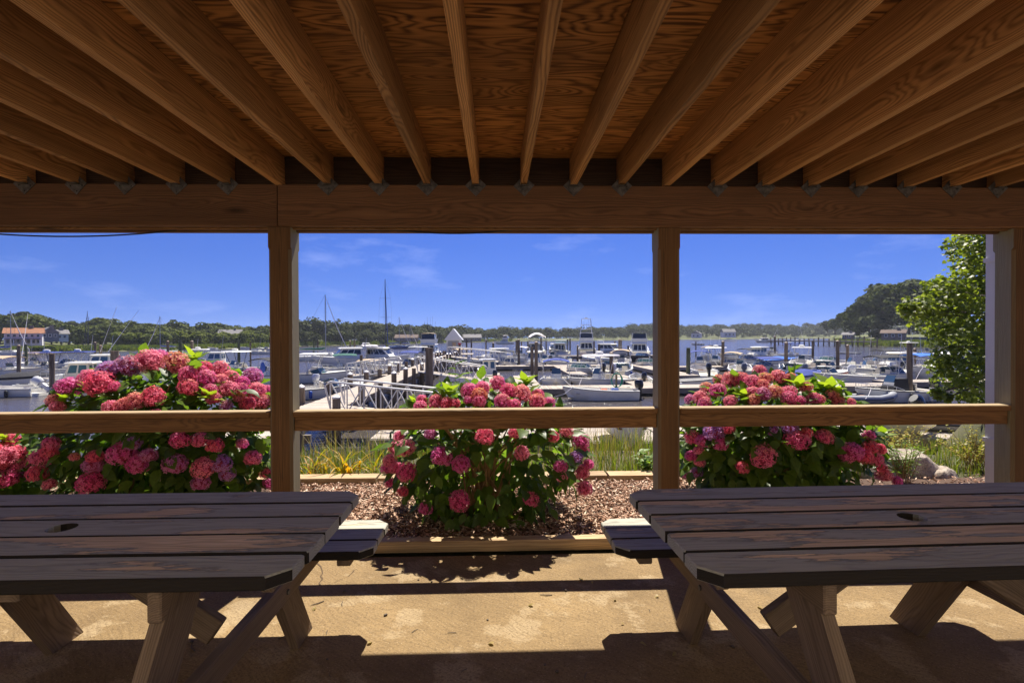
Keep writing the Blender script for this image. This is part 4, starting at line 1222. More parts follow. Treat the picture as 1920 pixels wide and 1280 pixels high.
# ================================================================== the harbour
DZ = -1.55                                    # top of the floating docks
def floating_dock(name, x0, x1, y0, y1, label, along='x', single=True, z=DZ, rot=None, w=0.145):
    t = tag(empty(name, ((x0 + x1) / 2, (y0 + y1) / 2, z), rot or 0), label, 'dock')
    lx, ly = x1 - x0, y1 - y0
    sx, sy = lx / 2, ly / 2
    def B(nm, c, d, mat): return MB().box(c, d).build(nm, M[mat], t)
    for s in (-1, 1):
        B('side_beam', (0, s * (sy - .04), -.17), (lx, .08, .27), 'dock_edge')
        B('end_beam', (s * (sx - .04), 0, -.17), (.08, ly - .17, .27), 'dock_edge')
    n = max(1, int(lx / 2.6)) if along == 'x' else max(1, int(ly / 2.6))
    for i in range(n):
        if along == 'x': B('float', (-sx + lx * (i + .5) / n, 0, -.4), (lx / n * .6, ly * .8, .3), 'rubber')
        else: B('float', (0, -sy + ly * (i + .5) / n, -.4), (lx * .8, ly / n * .6, .3), 'rubber')
    # boards lie across the run of the dock
    run = lx if along == 'x' else ly
    cross = ly if along == 'x' else lx
    k = int(run / w)
    if single:
        for i in range(k):
            q = -run / 2 + run * (i + .5) / k
            if along == 'x': board('plank', cross, run / k - .012, .034, (q, 0, -.017), 'dock', t, xdir=(0, 1, 0))
            else: board('plank', cross, run / k - .012, .034, (0, q, -.017), 'dock', t)
    else:
        mb = MB()
        for i in range(k):
            q = -run / 2 + run * (i + .5) / k
            mb.box((q, 0, -.017) if along == 'x' else (0, q, -.017), (run / k - .014, cross, .034) if along == 'x' else (cross, run / k - .014, .034))
        o = mb.build('planks', M['dock_far'], t)
        o['kind'] = 'stuff'
    return t
m_, nt, out = newmat('dock_far')
v = objvec(nt, False)
rn = N(nt, 'ShaderNodeNewGeometry').outputs['Random Per Island']
c = MIX(nt, rn, (0.34, 0.285, 0.22), (0.52, 0.45, 0.36))
c = MIX(nt, RAMP(nt, noise(nt, v, (1, 1, 1), 1.3, 5.0), [(.45, 0), (.7, .6)]), c, (0.22, 0.18, 0.13))
finish(nt, out, c, .85)

# near float under the rail, in sections
def long_float(x0, x1, y0, y1, label):
    t = tag(empty('floating_dock', ((x0 + x1) / 2, (y0 + y1) / 2, DZ)), label, 'dock', 'near floating dock sections')
    lx, ly = x1 - x0 - .05, y1 - y0
    n = int(ly / .145)
    for i in range(n):
        board('plank', lx, ly / n - .01, .036, (0, -ly / 2 + ly * (i + .5) / n, -.018), 'dock', t)
    for s in (-1, 1): board('side_beam', lx, .28, .08, (0, s * (ly / 2 + .03), -.16), 'dock_edge', t, zdir=(0, -1, 0))
    for q in (-.3, .3): MB().box((q * lx, 0, -.4), (lx * .3, ly * .85, .34)).build('float', M['rubber'], t)
    return t
long_float(-3.7, -.6, 14.7, 17.0, 'section of the near floating dock behind the daylilies, at its free end')
xs_ = [1.9, 4.75, 7.6, 10.45, 13.3, 16.2]
for a, b_, lab in zip(xs_, xs_[1:], ['beside the middle post, under a small white dinghy', 'hidden behind the orange tinged hydrangea', 'under the pale dinghy with tilted outboard', 'under the two grey inflatables near the downspout', 'farthest along, behind the maple']):
    long_float(a, b_, 13.9, 16.9, 'section of the near floating dock ' + lab)
long_float(-.55, 1.85, 13.95, 16.9, 'section of the near floating dock hidden behind the middle hydrangea')

floating_dock('floating_dock', 0.9, 12.2, 28.2, 30.2, 'long floating dock behind the white skiff with black outboard', single=True)
floating_dock('floating_dock', 12.3, 24, 28.4, 30.4, 'long floating dock behind the hydrangea with orange tinged heads', single=False)
floating_dock('finger_dock', 1.2, 2.6, 30.3, 38, 'finger dock beside the boat with the blue bimini', 'y', False)
floating_dock('finger_dock', 8.2, 9.6, 30.3, 38, 'finger dock beside the tiny skiff with black outboard', 'y', False)
floating_dock('finger_dock', -1.7, .2, 22, 41, 'floating dock at the foot of the middle gangway', 'y', False)
floating_dock('floating_dock', -3.5, 16, 50, 52, 'floating dock across the middle of the marina', single=False)
floating_dock('finger_dock', 5.6, 7.0, 39, 49.9, 'finger dock between the open boats in mid marina', 'y', False)
floating_dock('finger_dock', 13.4, 15, 37, 49.9, 'finger dock near the tan canopied boat', 'y', False)
floating_dock('floating_dock', 16.2, 42, 47, 49, 'floating dock among the crowded boats beyond the orange tinged hydrangea', single=False)
floating_dock('floating_dock', -2, 24, 76, 78, 'farthest floating dock beneath the big cruisers', single=False)
floating_dock('finger_dock', 17.5, 19.3, 23.2, 33.5, 'diagonal float beside the white boat with black covered console', 'y', False, rot=R(-38))
floating_dock('floating_dock', 24.5, 40, 30.6, 32.4, 'floating dock behind the maple leaves', single=False)
floating_dock('floating_dock', -26, -8.4, 39, 40.8, 'floating dock among the boats behind the tallest hydrangea', single=False)
floating_dock('finger_dock', -20.6, -19.2, 26, 38.9, 'finger dock beside the white outboard boat', 'y', False)

# pier on pilings
PXC, PZ = -6.05, -1.0
pier = tag(empty('pier', (PXC, 20, PZ)), 'long wooden pier on pilings running out to the white hut', 'pier')
y = -10.0
i = 0
while y < 12.0:
    board('plank', 1.5 + .04 * rnd.random(), .138, .04, (rnd.uniform(-.02, .02), y, -.02), 'dock', pier)
    y += .15
mb = MB()
while y < 56:
    mb.box((rnd.uniform(-.02, .02), y, -.02), (1.52, .136, .04)); y += .15
mb.build('far_planks', M['dock_far'], pier)['kind'] = 'stuff'
for s in (-.62, .62): MB().box((s, 23, -.17), (.1, 66, .25)).build('stringer', M['dock_edge'], pier)
for k in range(22): MB().box((0, -9 + k * 3.0, -.4), (1.9, .12, .22)).build('cross_beam', M['dock_edge'], pier)
def piling(name, x, y, ztop, r0, label, mat='piling', group=None, cap=True, tilt=0.0):
    h = ztop - (WZ - 1.0)
    t = tag(empty(name, (x, y, WZ - 1.0), rnd.uniform(0, 6)), label, 'piling', group)
    t.rotation_euler = (rnd.gauss(0, .008), rnd.gauss(0, .008) + tilt, rnd.uniform(0, 6))
    mb = MB()
    n = 10
    rings = []
    for k in range(6):
        q = k / 5
        rings.append([(math.cos(a) * r0 * (1.08 - .1 * q) * (1 + .04 * mnoise.noise((math.cos(a) * 2, math.sin(a) * 2 + x, q * 3))), math.sin(a) * r0 * (1.08 - .1 * q), h * q) for a in (2 * math.pi * j / n for j in range(n))])
    mb.loft(rings)
    mb.build('shaft', M[mat], t, smooth=50)
    if cap:
        mb = MB()
        mb.loft([[(math.cos(a) * rr, math.sin(a) * rr, h + zz) for a in (2 * math.pi * j / n for j in range(n))] for rr, zz in ((r0 * 1.08, -.02), (r0 * 1.08, .03), (.01, .03 + r0 * .6))])
        mb.build('cap', M['copper'] if cap != 'w' else M['white_metal'], t)
    return t
ORD = 'first second third fourth fifth sixth seventh eighth ninth tenth eleventh twelfth thirteenth fourteenth fifteenth sixteenth seventeenth eighteenth nineteenth twentieth last'.split()
for k in range(21):
    for s in (-1, 1):
        yy = 12.4 + k * 3.0 + (.7 if s > 0 else 0)
        if yy > 74: continue
        piling('pier_piling', PXC + s * .98, yy, PZ + rnd.uniform(.45, .62), .13, 'short grey pier piling on the %s side, %s from the shore' % ('gangway' if s > 0 else 'open boat', ORD[k]), 'piling', 'pilings along the pier', cap='w' if k % 3 else False)

# gangways with pipe rails
def gangway(a, b_, w, label, hgt=.95, npan=8):
    a, b_ = Vector(a), Vector(b_)
    t = tag(empty('gangway', a), label, 'gangway', 'aluminium gangways')
    d = b_ - a
    side = Vector((-d.y, d.x, 0)).normalized() * w / 2
    up = Vector((0, 0, hgt))
    mb = MB()
    nrm = d.cross(side).normalized()
    mb.loft([[p_ - side, p_ + side, p_ + side + Vector((0, 0, .05)), p_ - side + Vector((0, 0, .05))] for p_ in (Vector(), d)])
    mb.build('walkway', M['dock_far'], t)
    for s in (-1, 1):
        o_ = side * s * 1.04
        mb = MB()
        mb.tube([o_ + Vector((0, 0, .1)), o_ + up * .85 - d.normalized() * .18, o_ + up, o_ + up + d, o_ + up * .85 + d + d.normalized() * .18, o_ + d + Vector((0, 0, .1))], .035, 7)
        mb.tube([o_, o_ + d], .04, 6)
        for k in range(npan + 1):
            q = d * (k / npan)
            mb.tube([o_ + q, o_ + q + up], .022, 5)
            if k < npan: mb.tube([o_ + q + (up if k % 2 == 0 else Vector()), o_ + d * ((k + 1) / npan) + (Vector() if k % 2 == 0 else up)], .022, 5)
        mb.build('pipe_rail', M['alu_paint'], t, smooth=50)
    return t
gangway((-5.3, 17.0, -1.0), (-.4, 16.6, -1.5), 1.15, 'near white pipe railed gangway sloping from the pier behind the middle hydrangea', npan=9)
gangway((-5.1, 34.0, -.9), (-.9, 33.2, -1.5), 1.15, 'second gangway sloping off the pier past the big dark piling')
gangway((-5.1, 56.0, -.8), (1.6, 53.5, -1.45), 1.2, 'far gangway sloping from the pier hut to the mid marina float', hgt=1.1)
gangway((-10.2, 36.5, -1.45), (-6.8, 33.0, -.9), 1.1, 'gangway rising to the pier beside the open boats')
# hut, boxes at the end of the pier
ht = tag(empty('hut', (PXC + .15, 70, PZ)), 'small white gabled hut with blue grey door at the end of the pier', 'hut')
MB().box((0, 0, 1.05), (1.9, 2.2, 2.1)).build('wall', M['white_wall'], ht)
MB().loft([[(-1.25, y_, 1.95), (1.25, y_, 1.95), (0, y_, 3.5)] for y_ in (-1.4, 1.4)]).build('roof', M['white_metal'], ht)
MB().box((0, -1.12, 1.1), (1.5, .06, 1.5)).build('door', M['gelcoat_grey'], ht)
MB().box((.1, -1.17, 1.35), (.5, .05, .6)).build('notice', M['canvas_tan'], ht)
MB().box((0, 0, 0), (5.2, 5, .1)).build('platform', M['dock_far'], ht)
bx = tag(empty('dock_box', (PXC - .8, 52, PZ)), 'white dock box on the pier in front of the hut', 'box')
MB().box((0, 0, .35), (.9, .7, .7)).build('body', M['white_wall'], bx); MB().box((0, 0, .72), (.96, .76, .06)).build('lid', M['white_metal'], bx)
pd = tag(empty('power_pedestal', (-2.75, 49, DZ)), 'white power pedestal on the float near the black canopied boat', 'pedestal')
MB().box((0, 0, .5), (.25, .25, 1.0)).build('body', M['white_wall'], pd); MB().box((0, 0, 1.02), (.3, .3, .06)).build('lid', M['gelcoat_grey'], pd)

# ------------------------------------------------------------------ boats
def hull_rings(L, B, D, deck_from=.62, floor=.12, n=14, bowfull=2.2, stern=.9):
    rings = []
    for i in range(n + 1):
        t = i / n
        hb = B / 2 * ((stern + (1 - stern) * math.sin(math.pi * min(1, t / .45) / 2)) if t < .45 else max(.015, 1 - ((t - .45) / .55) ** bowfull))
        zs = D * (.84 + .36 * t * t)
        rise = max(0, (t - .6) / .4) ** 2
        zc = .02 + D * .62 * rise
        zk = -.3 + (D * .75 + .3) * max(0, (t - .72) / .28) ** 2.2
        x = -L / 2 + L * t
        xb = x - .06 * L * rise                     # stem rakes aft towards the keel
        dk = t > deck_from
        zf = zs - .015 if dk else min(floor, zs - .05)
        gi = max(.008, hb - .07)
        fi = max(.006, hb * .86 - .07) if not dk else gi * .9
        half = [(x, hb, zs), (x * .98 + xb * .02, hb * .97, (zs + zc) / 2 + .02), (xb, hb * .84, zc), (xb, .0, zk)]
        rg = half + [(p_[0], -p_[1], p_[2]) for p_ in half[-2::-1]]
        rg += [(x, -gi, zs + .012), (x, -fi, zf), (x, fi, zf), (x, gi, zs + .012)]
        rings.append(rg)
    return rings
def sheer_pts(L, B, D, n=16, t0=0.0, t1=1.0, dz=0.0, ins=0.0, stern=.9, bowfull=2.2):
    P = []
    for i in range(n + 1):
        t = t0 + (t1 - t0) * i / n
        hb = B / 2 * ((stern + (1 - stern) * math.sin(math.pi * min(1, t / .45) / 2)) if t < .45 else max(.015, 1 - ((t - .45) / .55) ** bowfull))
        P.append((-L / 2 + L * t, max(.01, hb - ins), D * (.84 + .36 * t * t) + dz))
    return P
def outboard(t, x, z, col, s=1.0, tilt=0.0, y=0.0):
    T = Matrix.Translation((x, y, z)) @ Matrix.Rotation(tilt, 4, 'Y') @ Matrix.Scale(s, 4)
    def put(mb, nm, mat, par, smooth=40):
        mb.v = [tuple(T @ Vector(q)) for q in mb.v]
        return mb.build(nm, mat, par, smooth)
    mb = MB()
    prof = [(-.02, .10, .16, .0), (.0, .17, .21, .02), (.16, .19, .26, .03), (.34, .17, .25, .05), (.44, .11, .17, .07)]
    mb.loft([[(-.18 + xo + math.cos(a) * ly, math.sin(a) * lx, zz + .1) for a in (2 * math.pi * j / 10 for j in range(10))] for zz, lx, ly, xo in prof])
    c_ = put(mb, 'outboard_motor', M[col], t)
    mb = MB()
    mb.tbox(-.28, -.10, .07, -.55, -.26, -.06, .09, .1)
    mb.box((-.2, 0, -.45), (.34, .24, .02))
    put(mb, 'leg', M[col if col != 'cowl_white' else 'cowl_white'], c_)
    mb = MB()
    mb.tube([(-.02, 0, -.62), (-.1, 0, -.62), (-.36, 0, -.62), (-.46, 0, -.62)], [.01, .05, .05, .03], 8)
    mb.tbox(-.3, -.14, .012, -.8, -.3, -.08, .02, -.6)
    for k in range(3):
        a = k * 2.09
        mb.box((-.43, math.cos(a) * .09, -.62 + math.sin(a) * .09), (.02, .1, .09), Matrix.Rotation(a, 3, 'X') @ Matrix.Rotation(.5, 3, 'Y'))
    put(mb, 'propeller', M['cowl_black'], c_)
    mb = MB().box((-.02, 0, .0), (.1, .22, .22)); put(mb, 'bracket', M['aluminium'], c_)
    return c_
def canopy(t, x0, x1, w, z0, z1, col, arch=.14, nm='bimini', thick=.035, frame_mat='aluminium', legs=True):
    mb = MB()
    rings = []
    for i in range(6):
        q = i / 5
        x = x0 + (x1 - x0) * q
        lift = arch * .5 * (1 - (2 * q - 1) ** 2)
        up = [(x, w * s, z1 + lift + arch * (1 - s * s * 1.2)) for s in (-1, -.66, -.33, 0, .33, .66, 1)]
        rings.append(up + [(a, b_, c_ - thick) for a, b_, c_ in up[::-1]])
    mb.loft(rings)
    o = mb.build(nm, M[col], t, smooth=50)
    if legs:
        fr = MB()
        xm = (x0 + x1) / 2
        for s in (-1, 1):
            for xa in (x0 + .05, xm, x1 - .05):
                fr.tube([(xm + (xa - xm) * .15, w * s * 1.02, z0), (xa, w * s * .98, z1 - .02)], .016, 5)
        fr.build('frame', M[frame_mat], o)
    return o
def ttop(t, x0, x1, w, z0, z1, col, pipe='aluminium', thick=.08):
    mb = MB()
    mb.tbox(x0, x1, w, z1, x0 + .08, x1 - .1, w * .9, z1 + thick)
    o = mb.build('hard_top', M[col], t)
    fr = MB()
    for s in (-1, 1):
        for xa, xb in ((x0 + .35, x0 + .55), (x1 - .35, x1 - .75)):
            fr.tube([(xb, w * .5 * s, z0), (xb, w * .5 * s, z0 + .7), (xa, w * .75 * s, z1)], .025, 6)
        fr.tube([(x0 + .5, w * .55 * s, z0 + .85), (x1 - .65, w * .55 * s, z0 + .85)], .02, 5)
    fr.build('frame', M[pipe], o)
    return o
def bow_rail(t, L, B, D, t0=.5, h=.3):
    fr = MB()
    P = sheer_pts(L, B, D, 10, t0, .99, 0, .06)
    for s in (-1, 1):
        Q = [Vector((a, b_ * s, c_ + .02)) for a, b_, c_ in P]
        up = [q + Vector((0, 0, h * min(1, .15 + k * .3))) for k, q in enumerate(Q)]
        fr.tube(up, .013, 5)
        for k in (2, 4, 6, 8, 10): fr.tube([Q[k], up[k]], .01, 4)
    return fr.build('bow_rail', M['aluminium'], t)
def windshield(t, x, w, z, h=.42, rake=.32, glass='glass_blue', back=.7, col='aluminium'):
    g_, f_ = MB(), MB()
    A = [Vector((x - back, w, z)), Vector((x - .12, w * .96, z)), Vector((x + .1, w * .4, z + .02)), Vector((x + .1, -w * .4, z + .02)), Vector((x - .12, -w * .96, z)), Vector((x - back, -w, z))]
    Bt = [Vector((p_.x - rake, p_.y * .9, p_.z + h * (.55 if k in (0, 5) else 1))) for k, p_ in enumerate(A)]
    panes = None
    for k in range(5):
        g_.face_set([A[k], A[k + 1], Bt[k + 1], Bt[k]] + [q - Vector((.012, 0, 0)) for q in (A[k], A[k + 1], Bt[k + 1], Bt[k])], [(0, 1, 2, 3), (7, 6, 5, 4), (0, 4, 5, 1), (3, 2, 6, 7)])
        f_.tube([A[k], Bt[k]], .014, 5)
        f_.tube([Bt[k], Bt[k + 1]], .016, 5)
        f_.tube([A[k], A[k + 1]], .016, 5)
    f_.tube([A[5], Bt[5]], .014, 5)
    fr = f_.build('windshield', M[col], t)
    g_.build('pane', M[glass], fr)
    return fr
def seat(t, x, y, z, w=.45, col='vinyl'):
    mb = MB().box((x, y, z + .17), (.42, w, .34)); mb.box((x - .17, y, z + .52), (.09, w, .42))
    return mb.build('seat', M[col], t)
SHORT = []
def boat(kind, px, py, L, hdg, label, short=None, B=None, D=None, hull='gelcoat', top=None, motor=None, tilt=0.0, glass='glass_blue', cap=None, z=WZ, name=None, mast=9.0, cover='canvas_blue', mastcol='mast', tower=False, pipe='aluminium', rods=0, motors=1, stripe=None, toph=None):
    rng = random.Random(int(px * 7 + py))
    p_ = on_z(px, py, z)
    B = B or min(.4 * L, .9 + .24 * L * .8)
    D = D or .42 + .055 * L
    t = tag(empty(name or {'sail': 'sailboat', 'inflatable': 'inflatable_boat', 'skiff': 'skiff', 'dinghy': 'dinghy', 'cruiser': 'cabin_cruiser', 'flybridge': 'cabin_cruiser'}.get(kind, 'motorboat'), p_, R(hdg)), label, 'boat', 'boats in the marina')
    SHORT.append((px, py, short or label))
    if kind == 'inflatable':
        mb = MB()
        r_ = .2 * L / 2.8
        w_ = B / 2 - r_
        pts = [(-L / 2, -w_, r_), (-L / 4, -w_, r_), (L * .2, -w_, r_ * 1.05), (L * .4, -w_ * .6, r_ * 1.5), (L * .48, 0, r_ * 1.9), (L * .4, w_ * .6, r_ * 1.5), (L * .2, w_, r_ * 1.05), (-L / 4, w_, r_), (-L / 2, w_, r_)]
        mb.tube(pts, [r_ * .55] + [r_] * 7 + [r_ * .55], 10)
        mb.build('tube', M[hull], t, smooth=60)
        MB().tb(-L * .42, L * .3, w_, .06, -L * .42, L * .36, w_, .14).build('floor', M['rubber'], t)
        MB().box((-L * .38, 0, .28), (.06, w_ * 2, .42)).build('transom', M['teak'], t)
        MB().box((0, 0, .36), (.24, w_ * 2, .05)).build('bench', M['teak'], t)
        rb = MB(); rb.tube([(a, b_ * 1.0 + (.0), c_ + .0) for a, b_, c_ in [(q[0], q[1] + math.copysign(r_ * .98, q[1]) if abs(q[1]) > .01 else q[1], q[2]) for q in pts[:4]]], .025, 5)
        rb.build('rub_strip', M['rubber'], t)
        if motor: outboard(t, -L * .4, .35, motor, .8, tilt)
        return t
    if kind == 'sail':
        D = D * .9
        mb = MB().loft(hull_rings(L, B, D, deck_from=-1, floor=.3, stern=.62, bowfull=2.0))
        mb.build('hull', M[hull], t, smooth=40)
        cb = MB(); f_ = cb.tbox(-L * .12, L * .24, B * .27, D * .86, -L * .1, L * .19, B * .22, D * .86 + .42)
        c_ = cb.build('cabin', M['gelcoat'], t)
        w_ = MB()
        for s in ('l', 'r'): w_.pane(f_[s], .15, .85, .35, .75)
        w_.build('window', M['glass_dark'], c_)
        m_ = MB().tube([(L * .08, 0, D * .8), (L * .08, 0, mast)], [.075, .05], 7).build('mast', M[mastcol], t)
        sp = MB()
        for zz in (.52, .76): sp.tube([(L * .08, -B * .32, mast * zz), (L * .08, B * .32, mast * zz)], .02, 4)
        sp.build('spreader', M[mastcol], m_)
        rg = MB()
        for s in (-1, 1):
            rg.tube([(L * .06, B * .46 * s, D), (L * .08, B * .31 * s, mast * .76), (L * .08, 0, mast * .99)], .012, 4)
        rg.tube([(-L * .48, 0, D), (L * .08, 0, mast)], .012, 4)
        rg.build('rigging', M['wire'], m_)
        MB().tube([(L * .49, 0, D * 1.15), (L * .28, 0, mast * .5), (L * .09, 0, mast * .95)], [.05, .07, .03], 6).build('furled_jib', M[cap or 'canvas_white'], t)
        bm_ = MB().tube([(L * .06, 0, D + .75), (-L * .36, 0, D + .8)], .05, 6).build('boom', M['mast'], t)
        MB().tube([(L * .07, 0, D + 1.05), (L * .0, 0, D + .95), (-L * .2, 0, D + .92), (-L * .36, 0, D + .88)], [.1, .16, .14, .07], 8).build('sail_cover', M[cover], bm_)
        bow_rail(t, L, B, D, .6, .5)
        return t
    cruis = kind in ('cruiser', 'flybridge')
    if cruis: D *= 1.25
    dk = {'skiff': .93, 'dinghy': .95, 'console': .8, 'runabout': .56, 'pilothouse': .5, 'cruiser': .33, 'flybridge': .36, 'covered': .9}[kind]
    fl = .16 if not cruis else .5
    MB().loft(hull_rings(L, B, D, dk, fl)).build('hull', M[hull], t, smooth=38)
    rb = MB()
    for s in (-1, 1): rb.tube([(a, b_ * s * 1.005 + .012 * s, c_ - .03) for a, b_, c_ in sheer_pts(L, B, D)], .022, 5)
    rb.tube([(-L / 2 - .01, B * .45, D * .82), (-L / 2 - .01, -B * .45, D * .82)], .022, 5)
    rb.build('rub_rail', M['rubber' if rng.random() < .5 else 'gelcoat_grey'], t)
    if stripe:
        sb = MB()
        for s in (-1, 1):
            P = sheer_pts(L, B, D, 12)
            sb.loft([[(a, b_ * s * .985 + .012 * s, c_ * .80), (a, b_ * s * .995 + .012 * s, c_ * .92), (a, b_ * s * .97, c_ * .92), (a, b_ * s * .96, c_ * .80)] for a, b_, c_ in P])
        sb.build('stripe', M[stripe], t)
    gz = D * .86
    if kind in ('skiff', 'dinghy'):
        for x in (-.22, .08, .3):
            MB().box((x * L, 0, gz * .72), (.24, B * .86 * (1 if x < .2 else .75), .045)).build('thwart', M['teak' if rng.random() < .5 else 'liner'], t)
    if kind == 'console':
        cb = MB(); f_ = cb.tbox(-.15, .45, .34, fl, -.1, .3, .3, fl + .8)
        c_ = cb.build('console', M['gelcoat'], t)
        wb = MB(); wb.face_set([(.32, -.3, fl + .8), (.32, .3, fl + .8), (.16, .26, fl + 1.15), (.16, -.26, fl + 1.15), (.3, -.3, fl + .8), (.3, .3, fl + .8), (.14, .26, fl + 1.15), (.14, -.26, fl + 1.15)], [(0, 1, 2, 3), (7, 6, 5, 4), (0, 4, 5, 1), (3, 2, 6, 7), (1, 5, 6, 2), (0, 3, 7, 4)])
        wb.build('windscreen', M[glass], c_)
        wh = MB(); wh.tube([(-.2 + .06 * math.sin(a), .17 * math.cos(a), fl + .72 + .16 * math.sin(a)) for a in (2 * math.pi * k / 10 for k in range(11))], .014, 5); wh.build('wheel', M['rubber'], c_)
        seat(t, -.75, 0, fl, .75)
        MB().box((L * .24, 0, fl + .16), (L * .16, B * .5, .3)).build('bow_seat', M['vinyl'], t)
        MB().box((-L * .42, 0, fl + .2), (.35, B * .72, .36)).build('stern_box', M['liner'], t)
        bow_rail(t, L, B, D, .55, .2)
    if kind == 'runabout':
        windshield(t, L * .12, B * .42, gz + .02, .42, .34, glass)
        seat(t, -L * .06, B * .22, fl); seat(t, -L * .06, -B * .22, fl)
        MB().box((-L * .36, 0, fl + .2), (.5, B * .72, .38)).build('rear_bench', M['vinyl'], t)
        bow_rail(t, L, B, D, .55, .24)
        MB().box((L * .28, 0, D * .98), (.4, .4, .05)).build('hatch', M['liner'], t)
    if kind == 'pilothouse':
        cb = MB(); f_ = cb.tbox(-L * .12, L * .2, B * .36, gz - .1, -L * .1, L * .12, B * .32, gz + 1.15)
        c_ = cb.build('pilothouse', M[hull if hull != 'gelcoat_dark' else 'gelcoat'], t)
        for fc, us in (('f', ((.06, .32), (.36, .64), (.68, .94))), ('l', ((.1, .46), (.54, .9))), ('r', ((.1, .46), (.54, .9))), ('b', ((.1, .4), (.6, .9)))):
            for u0, u1 in us: MB().pane(f_[fc], u0, u1, .5, .9).build('window', M[glass], c_)
        MB().tb(-L * .16, L * .17, B * .38, gz + 1.15, -L * .15, L * .15, B * .34, gz + 1.24).build('cabin_roof', M[cap or 'gelcoat'], t)
        cu = MB(); cu.tbox(L * .2, L * .38, B * .3, gz, L * .2, L * .33, B * .22, gz + .42); cu.build('trunk_cabin', M['gelcoat'], t)
        MB().box((-L * .38, 0, fl + .2), (.4, B * .7, .36)).build('stern_box', M['liner'], t)
        MB().tube([(-L * .1, B * .2, gz + 1.2), (-L * .14, B * .2, gz + 3.0)], .012, 5).build('antenna', M['white_metal'], t)
        bow_rail(t, L, B, D, .55, .4)
    if kind == 'covered':
        mb = MB()
        rings = []
        for i in range(9):
            q = i / 8
            x = -L * .48 + L * .95 * q
            hb = sheer_pts(L, B, D, 8)[i][1] + .03
            zz = sheer_pts(L, B, D, 8)[i][2]
            pk = .42 * math.sin(math.pi * min(1, q * 1.15)) * (1 - .3 * q)
            rings.append([(x, hb, zz - .12), (x, hb, zz + .03), (x, hb * .5, zz + pk * .75 + rng.uniform(-.02, .02)), (x, 0, zz + pk), (x, -hb * .5, zz + pk * .75 + rng.uniform(-.02, .02)), (x, -hb, zz + .03), (x, -hb, zz - .12)])
        mb.loft(rings, caps=True)
        mb.build('tarpaulin', M[cover], t, smooth=50)
    if cruis:
        cb = MB(); f_ = cb.tbox(-L * .2, L * .24, B * .39, gz - .05, -L * .18, L * .08, B * .33, gz + 1.15)
        c_ = cb.build('cabin', M['gelcoat'], t)
        for fc, us in (('f', ((.06, .32), (.36, .64), (.68, .94))), ('l', ((.08, .34), (.38, .62), (.66, .94))), ('r', ((.06, .34), (.38, .62), (.66, .92))), ('b', ((.08, .35), (.4, .6), (.65, .92)))):
            for u0, u1 in us: MB().pane(f_[fc], u0, u1, .42 if fc != 'b' else .15, .88).build('window', M['glass_dark' if glass == 'glass_blue' else glass], c_)
        MB().tb(-L * .24, L * .12, B * .41, gz + 1.15, -L * .23, L * .09, B * .37, gz + 1.27).build('cabin_roof', M['gelcoat'], t)
        bow_rail(t, L, B, D, .45, .55)
        MB().box((-L * .4, 0, fl + .1), (.3, B * .74, .5)).build('transom_seat', M['vinyl'], t)
        MB().box((-L * .53, 0, .12), (L * .07, B * .8, .06)).build('swim_platform', M['teak'], t)
        zr = gz + 1.27
        if kind == 'flybridge':
            fb = MB(); q = fb.tbox(-L * .2, L * .06, B * .36, zr, -L * .21, L * .09, B * .40, zr + .75)
            f2 = fb.build('flybridge', M['gelcoat'], t)
            en = MB(); q2 = en.tbox(-L * .17, L * .05, B * .34, zr + .75, -L * .16, L * .02, B * .31, zr + 1.55)
            en.build('enclosure', M['glass_dark'], f2)
            canopy(t, -L * .2, L * .05, B * .36, zr + .7, zr + 1.62, top or 'canvas_white', .1, 'canopy_top', legs=True)
            if tower:
                tw = MB()
                for sx in (-1, 1):
                    for sy in (-1, 1): tw.tube([(-L * .07 + sx * L * .11, B * .36 * sy, zr), (-L * .07 + sx * L * .06, B * .25 * sy, zr + 4.3)], .035, 5)
                for zz, sc_ in ((2.4, .31), (3.2, .285), (4.3, .25)):
                    for sx in (-1, 1): tw.tube([(-L * .07 + sx * L * (.11 - .05 * zz / 4.3), -B * sc_, zr + zz), (-L * .07 + sx * L * (.11 - .05 * zz / 4.3), B * sc_, zr + zz)], .03, 5)
                    for sy in (-1, 1): tw.tube([(-L * .07 - L * (.11 - .05 * zz / 4.3), B * sc_ * sy, zr + zz), (-L * .07 + L * (.11 - .05 * zz / 4.3), B * sc_ * sy, zr + zz)], .03, 5)
                tw.build('tower', M['aluminium'], t)
                MB().box((-L * .07, 0, zr + 3.2), (L * .1, B * .5, .08)).build('tower_platform', M['gelcoat'], t)
                MB().box((-L * .07, 0, zr + 4.4), (.5, .5, .2)).build('tower_radar', M['gelcoat'], t)
        else:
            ar = MB().tube([(-L * .2, B * .38, zr - .4), (-L * .24, B * .36, zr + .5), (-L * .24, -B * .36, zr + .5), (-L * .2, -B * .38, zr - .4)], .05, 6)
            ar.build('radar_arch', M['gelcoat'], t)
            if top: canopy(t, -L * .42, -L * .2, B * .38, gz, zr + .15, top, .1)
    if top and not cruis:
        zt = toph or 1.75
        if top.startswith('hard'):
            ttop(t, -1.05, .85, B * .42, fl, fl + 1.95 if not toph else toph, top[5:] or 'gelcoat', pipe)
        else:
            canopy(t, -L * .22 - .2, L * .14, B * .44, gz, zt, top, .13)
    if motor:
        for k in range(motors):
            outboard(t, -L / 2 - .02, D * .84, motor, 1.15 if L > 4 else .95, tilt, (k - (motors - 1) / 2) * .55)
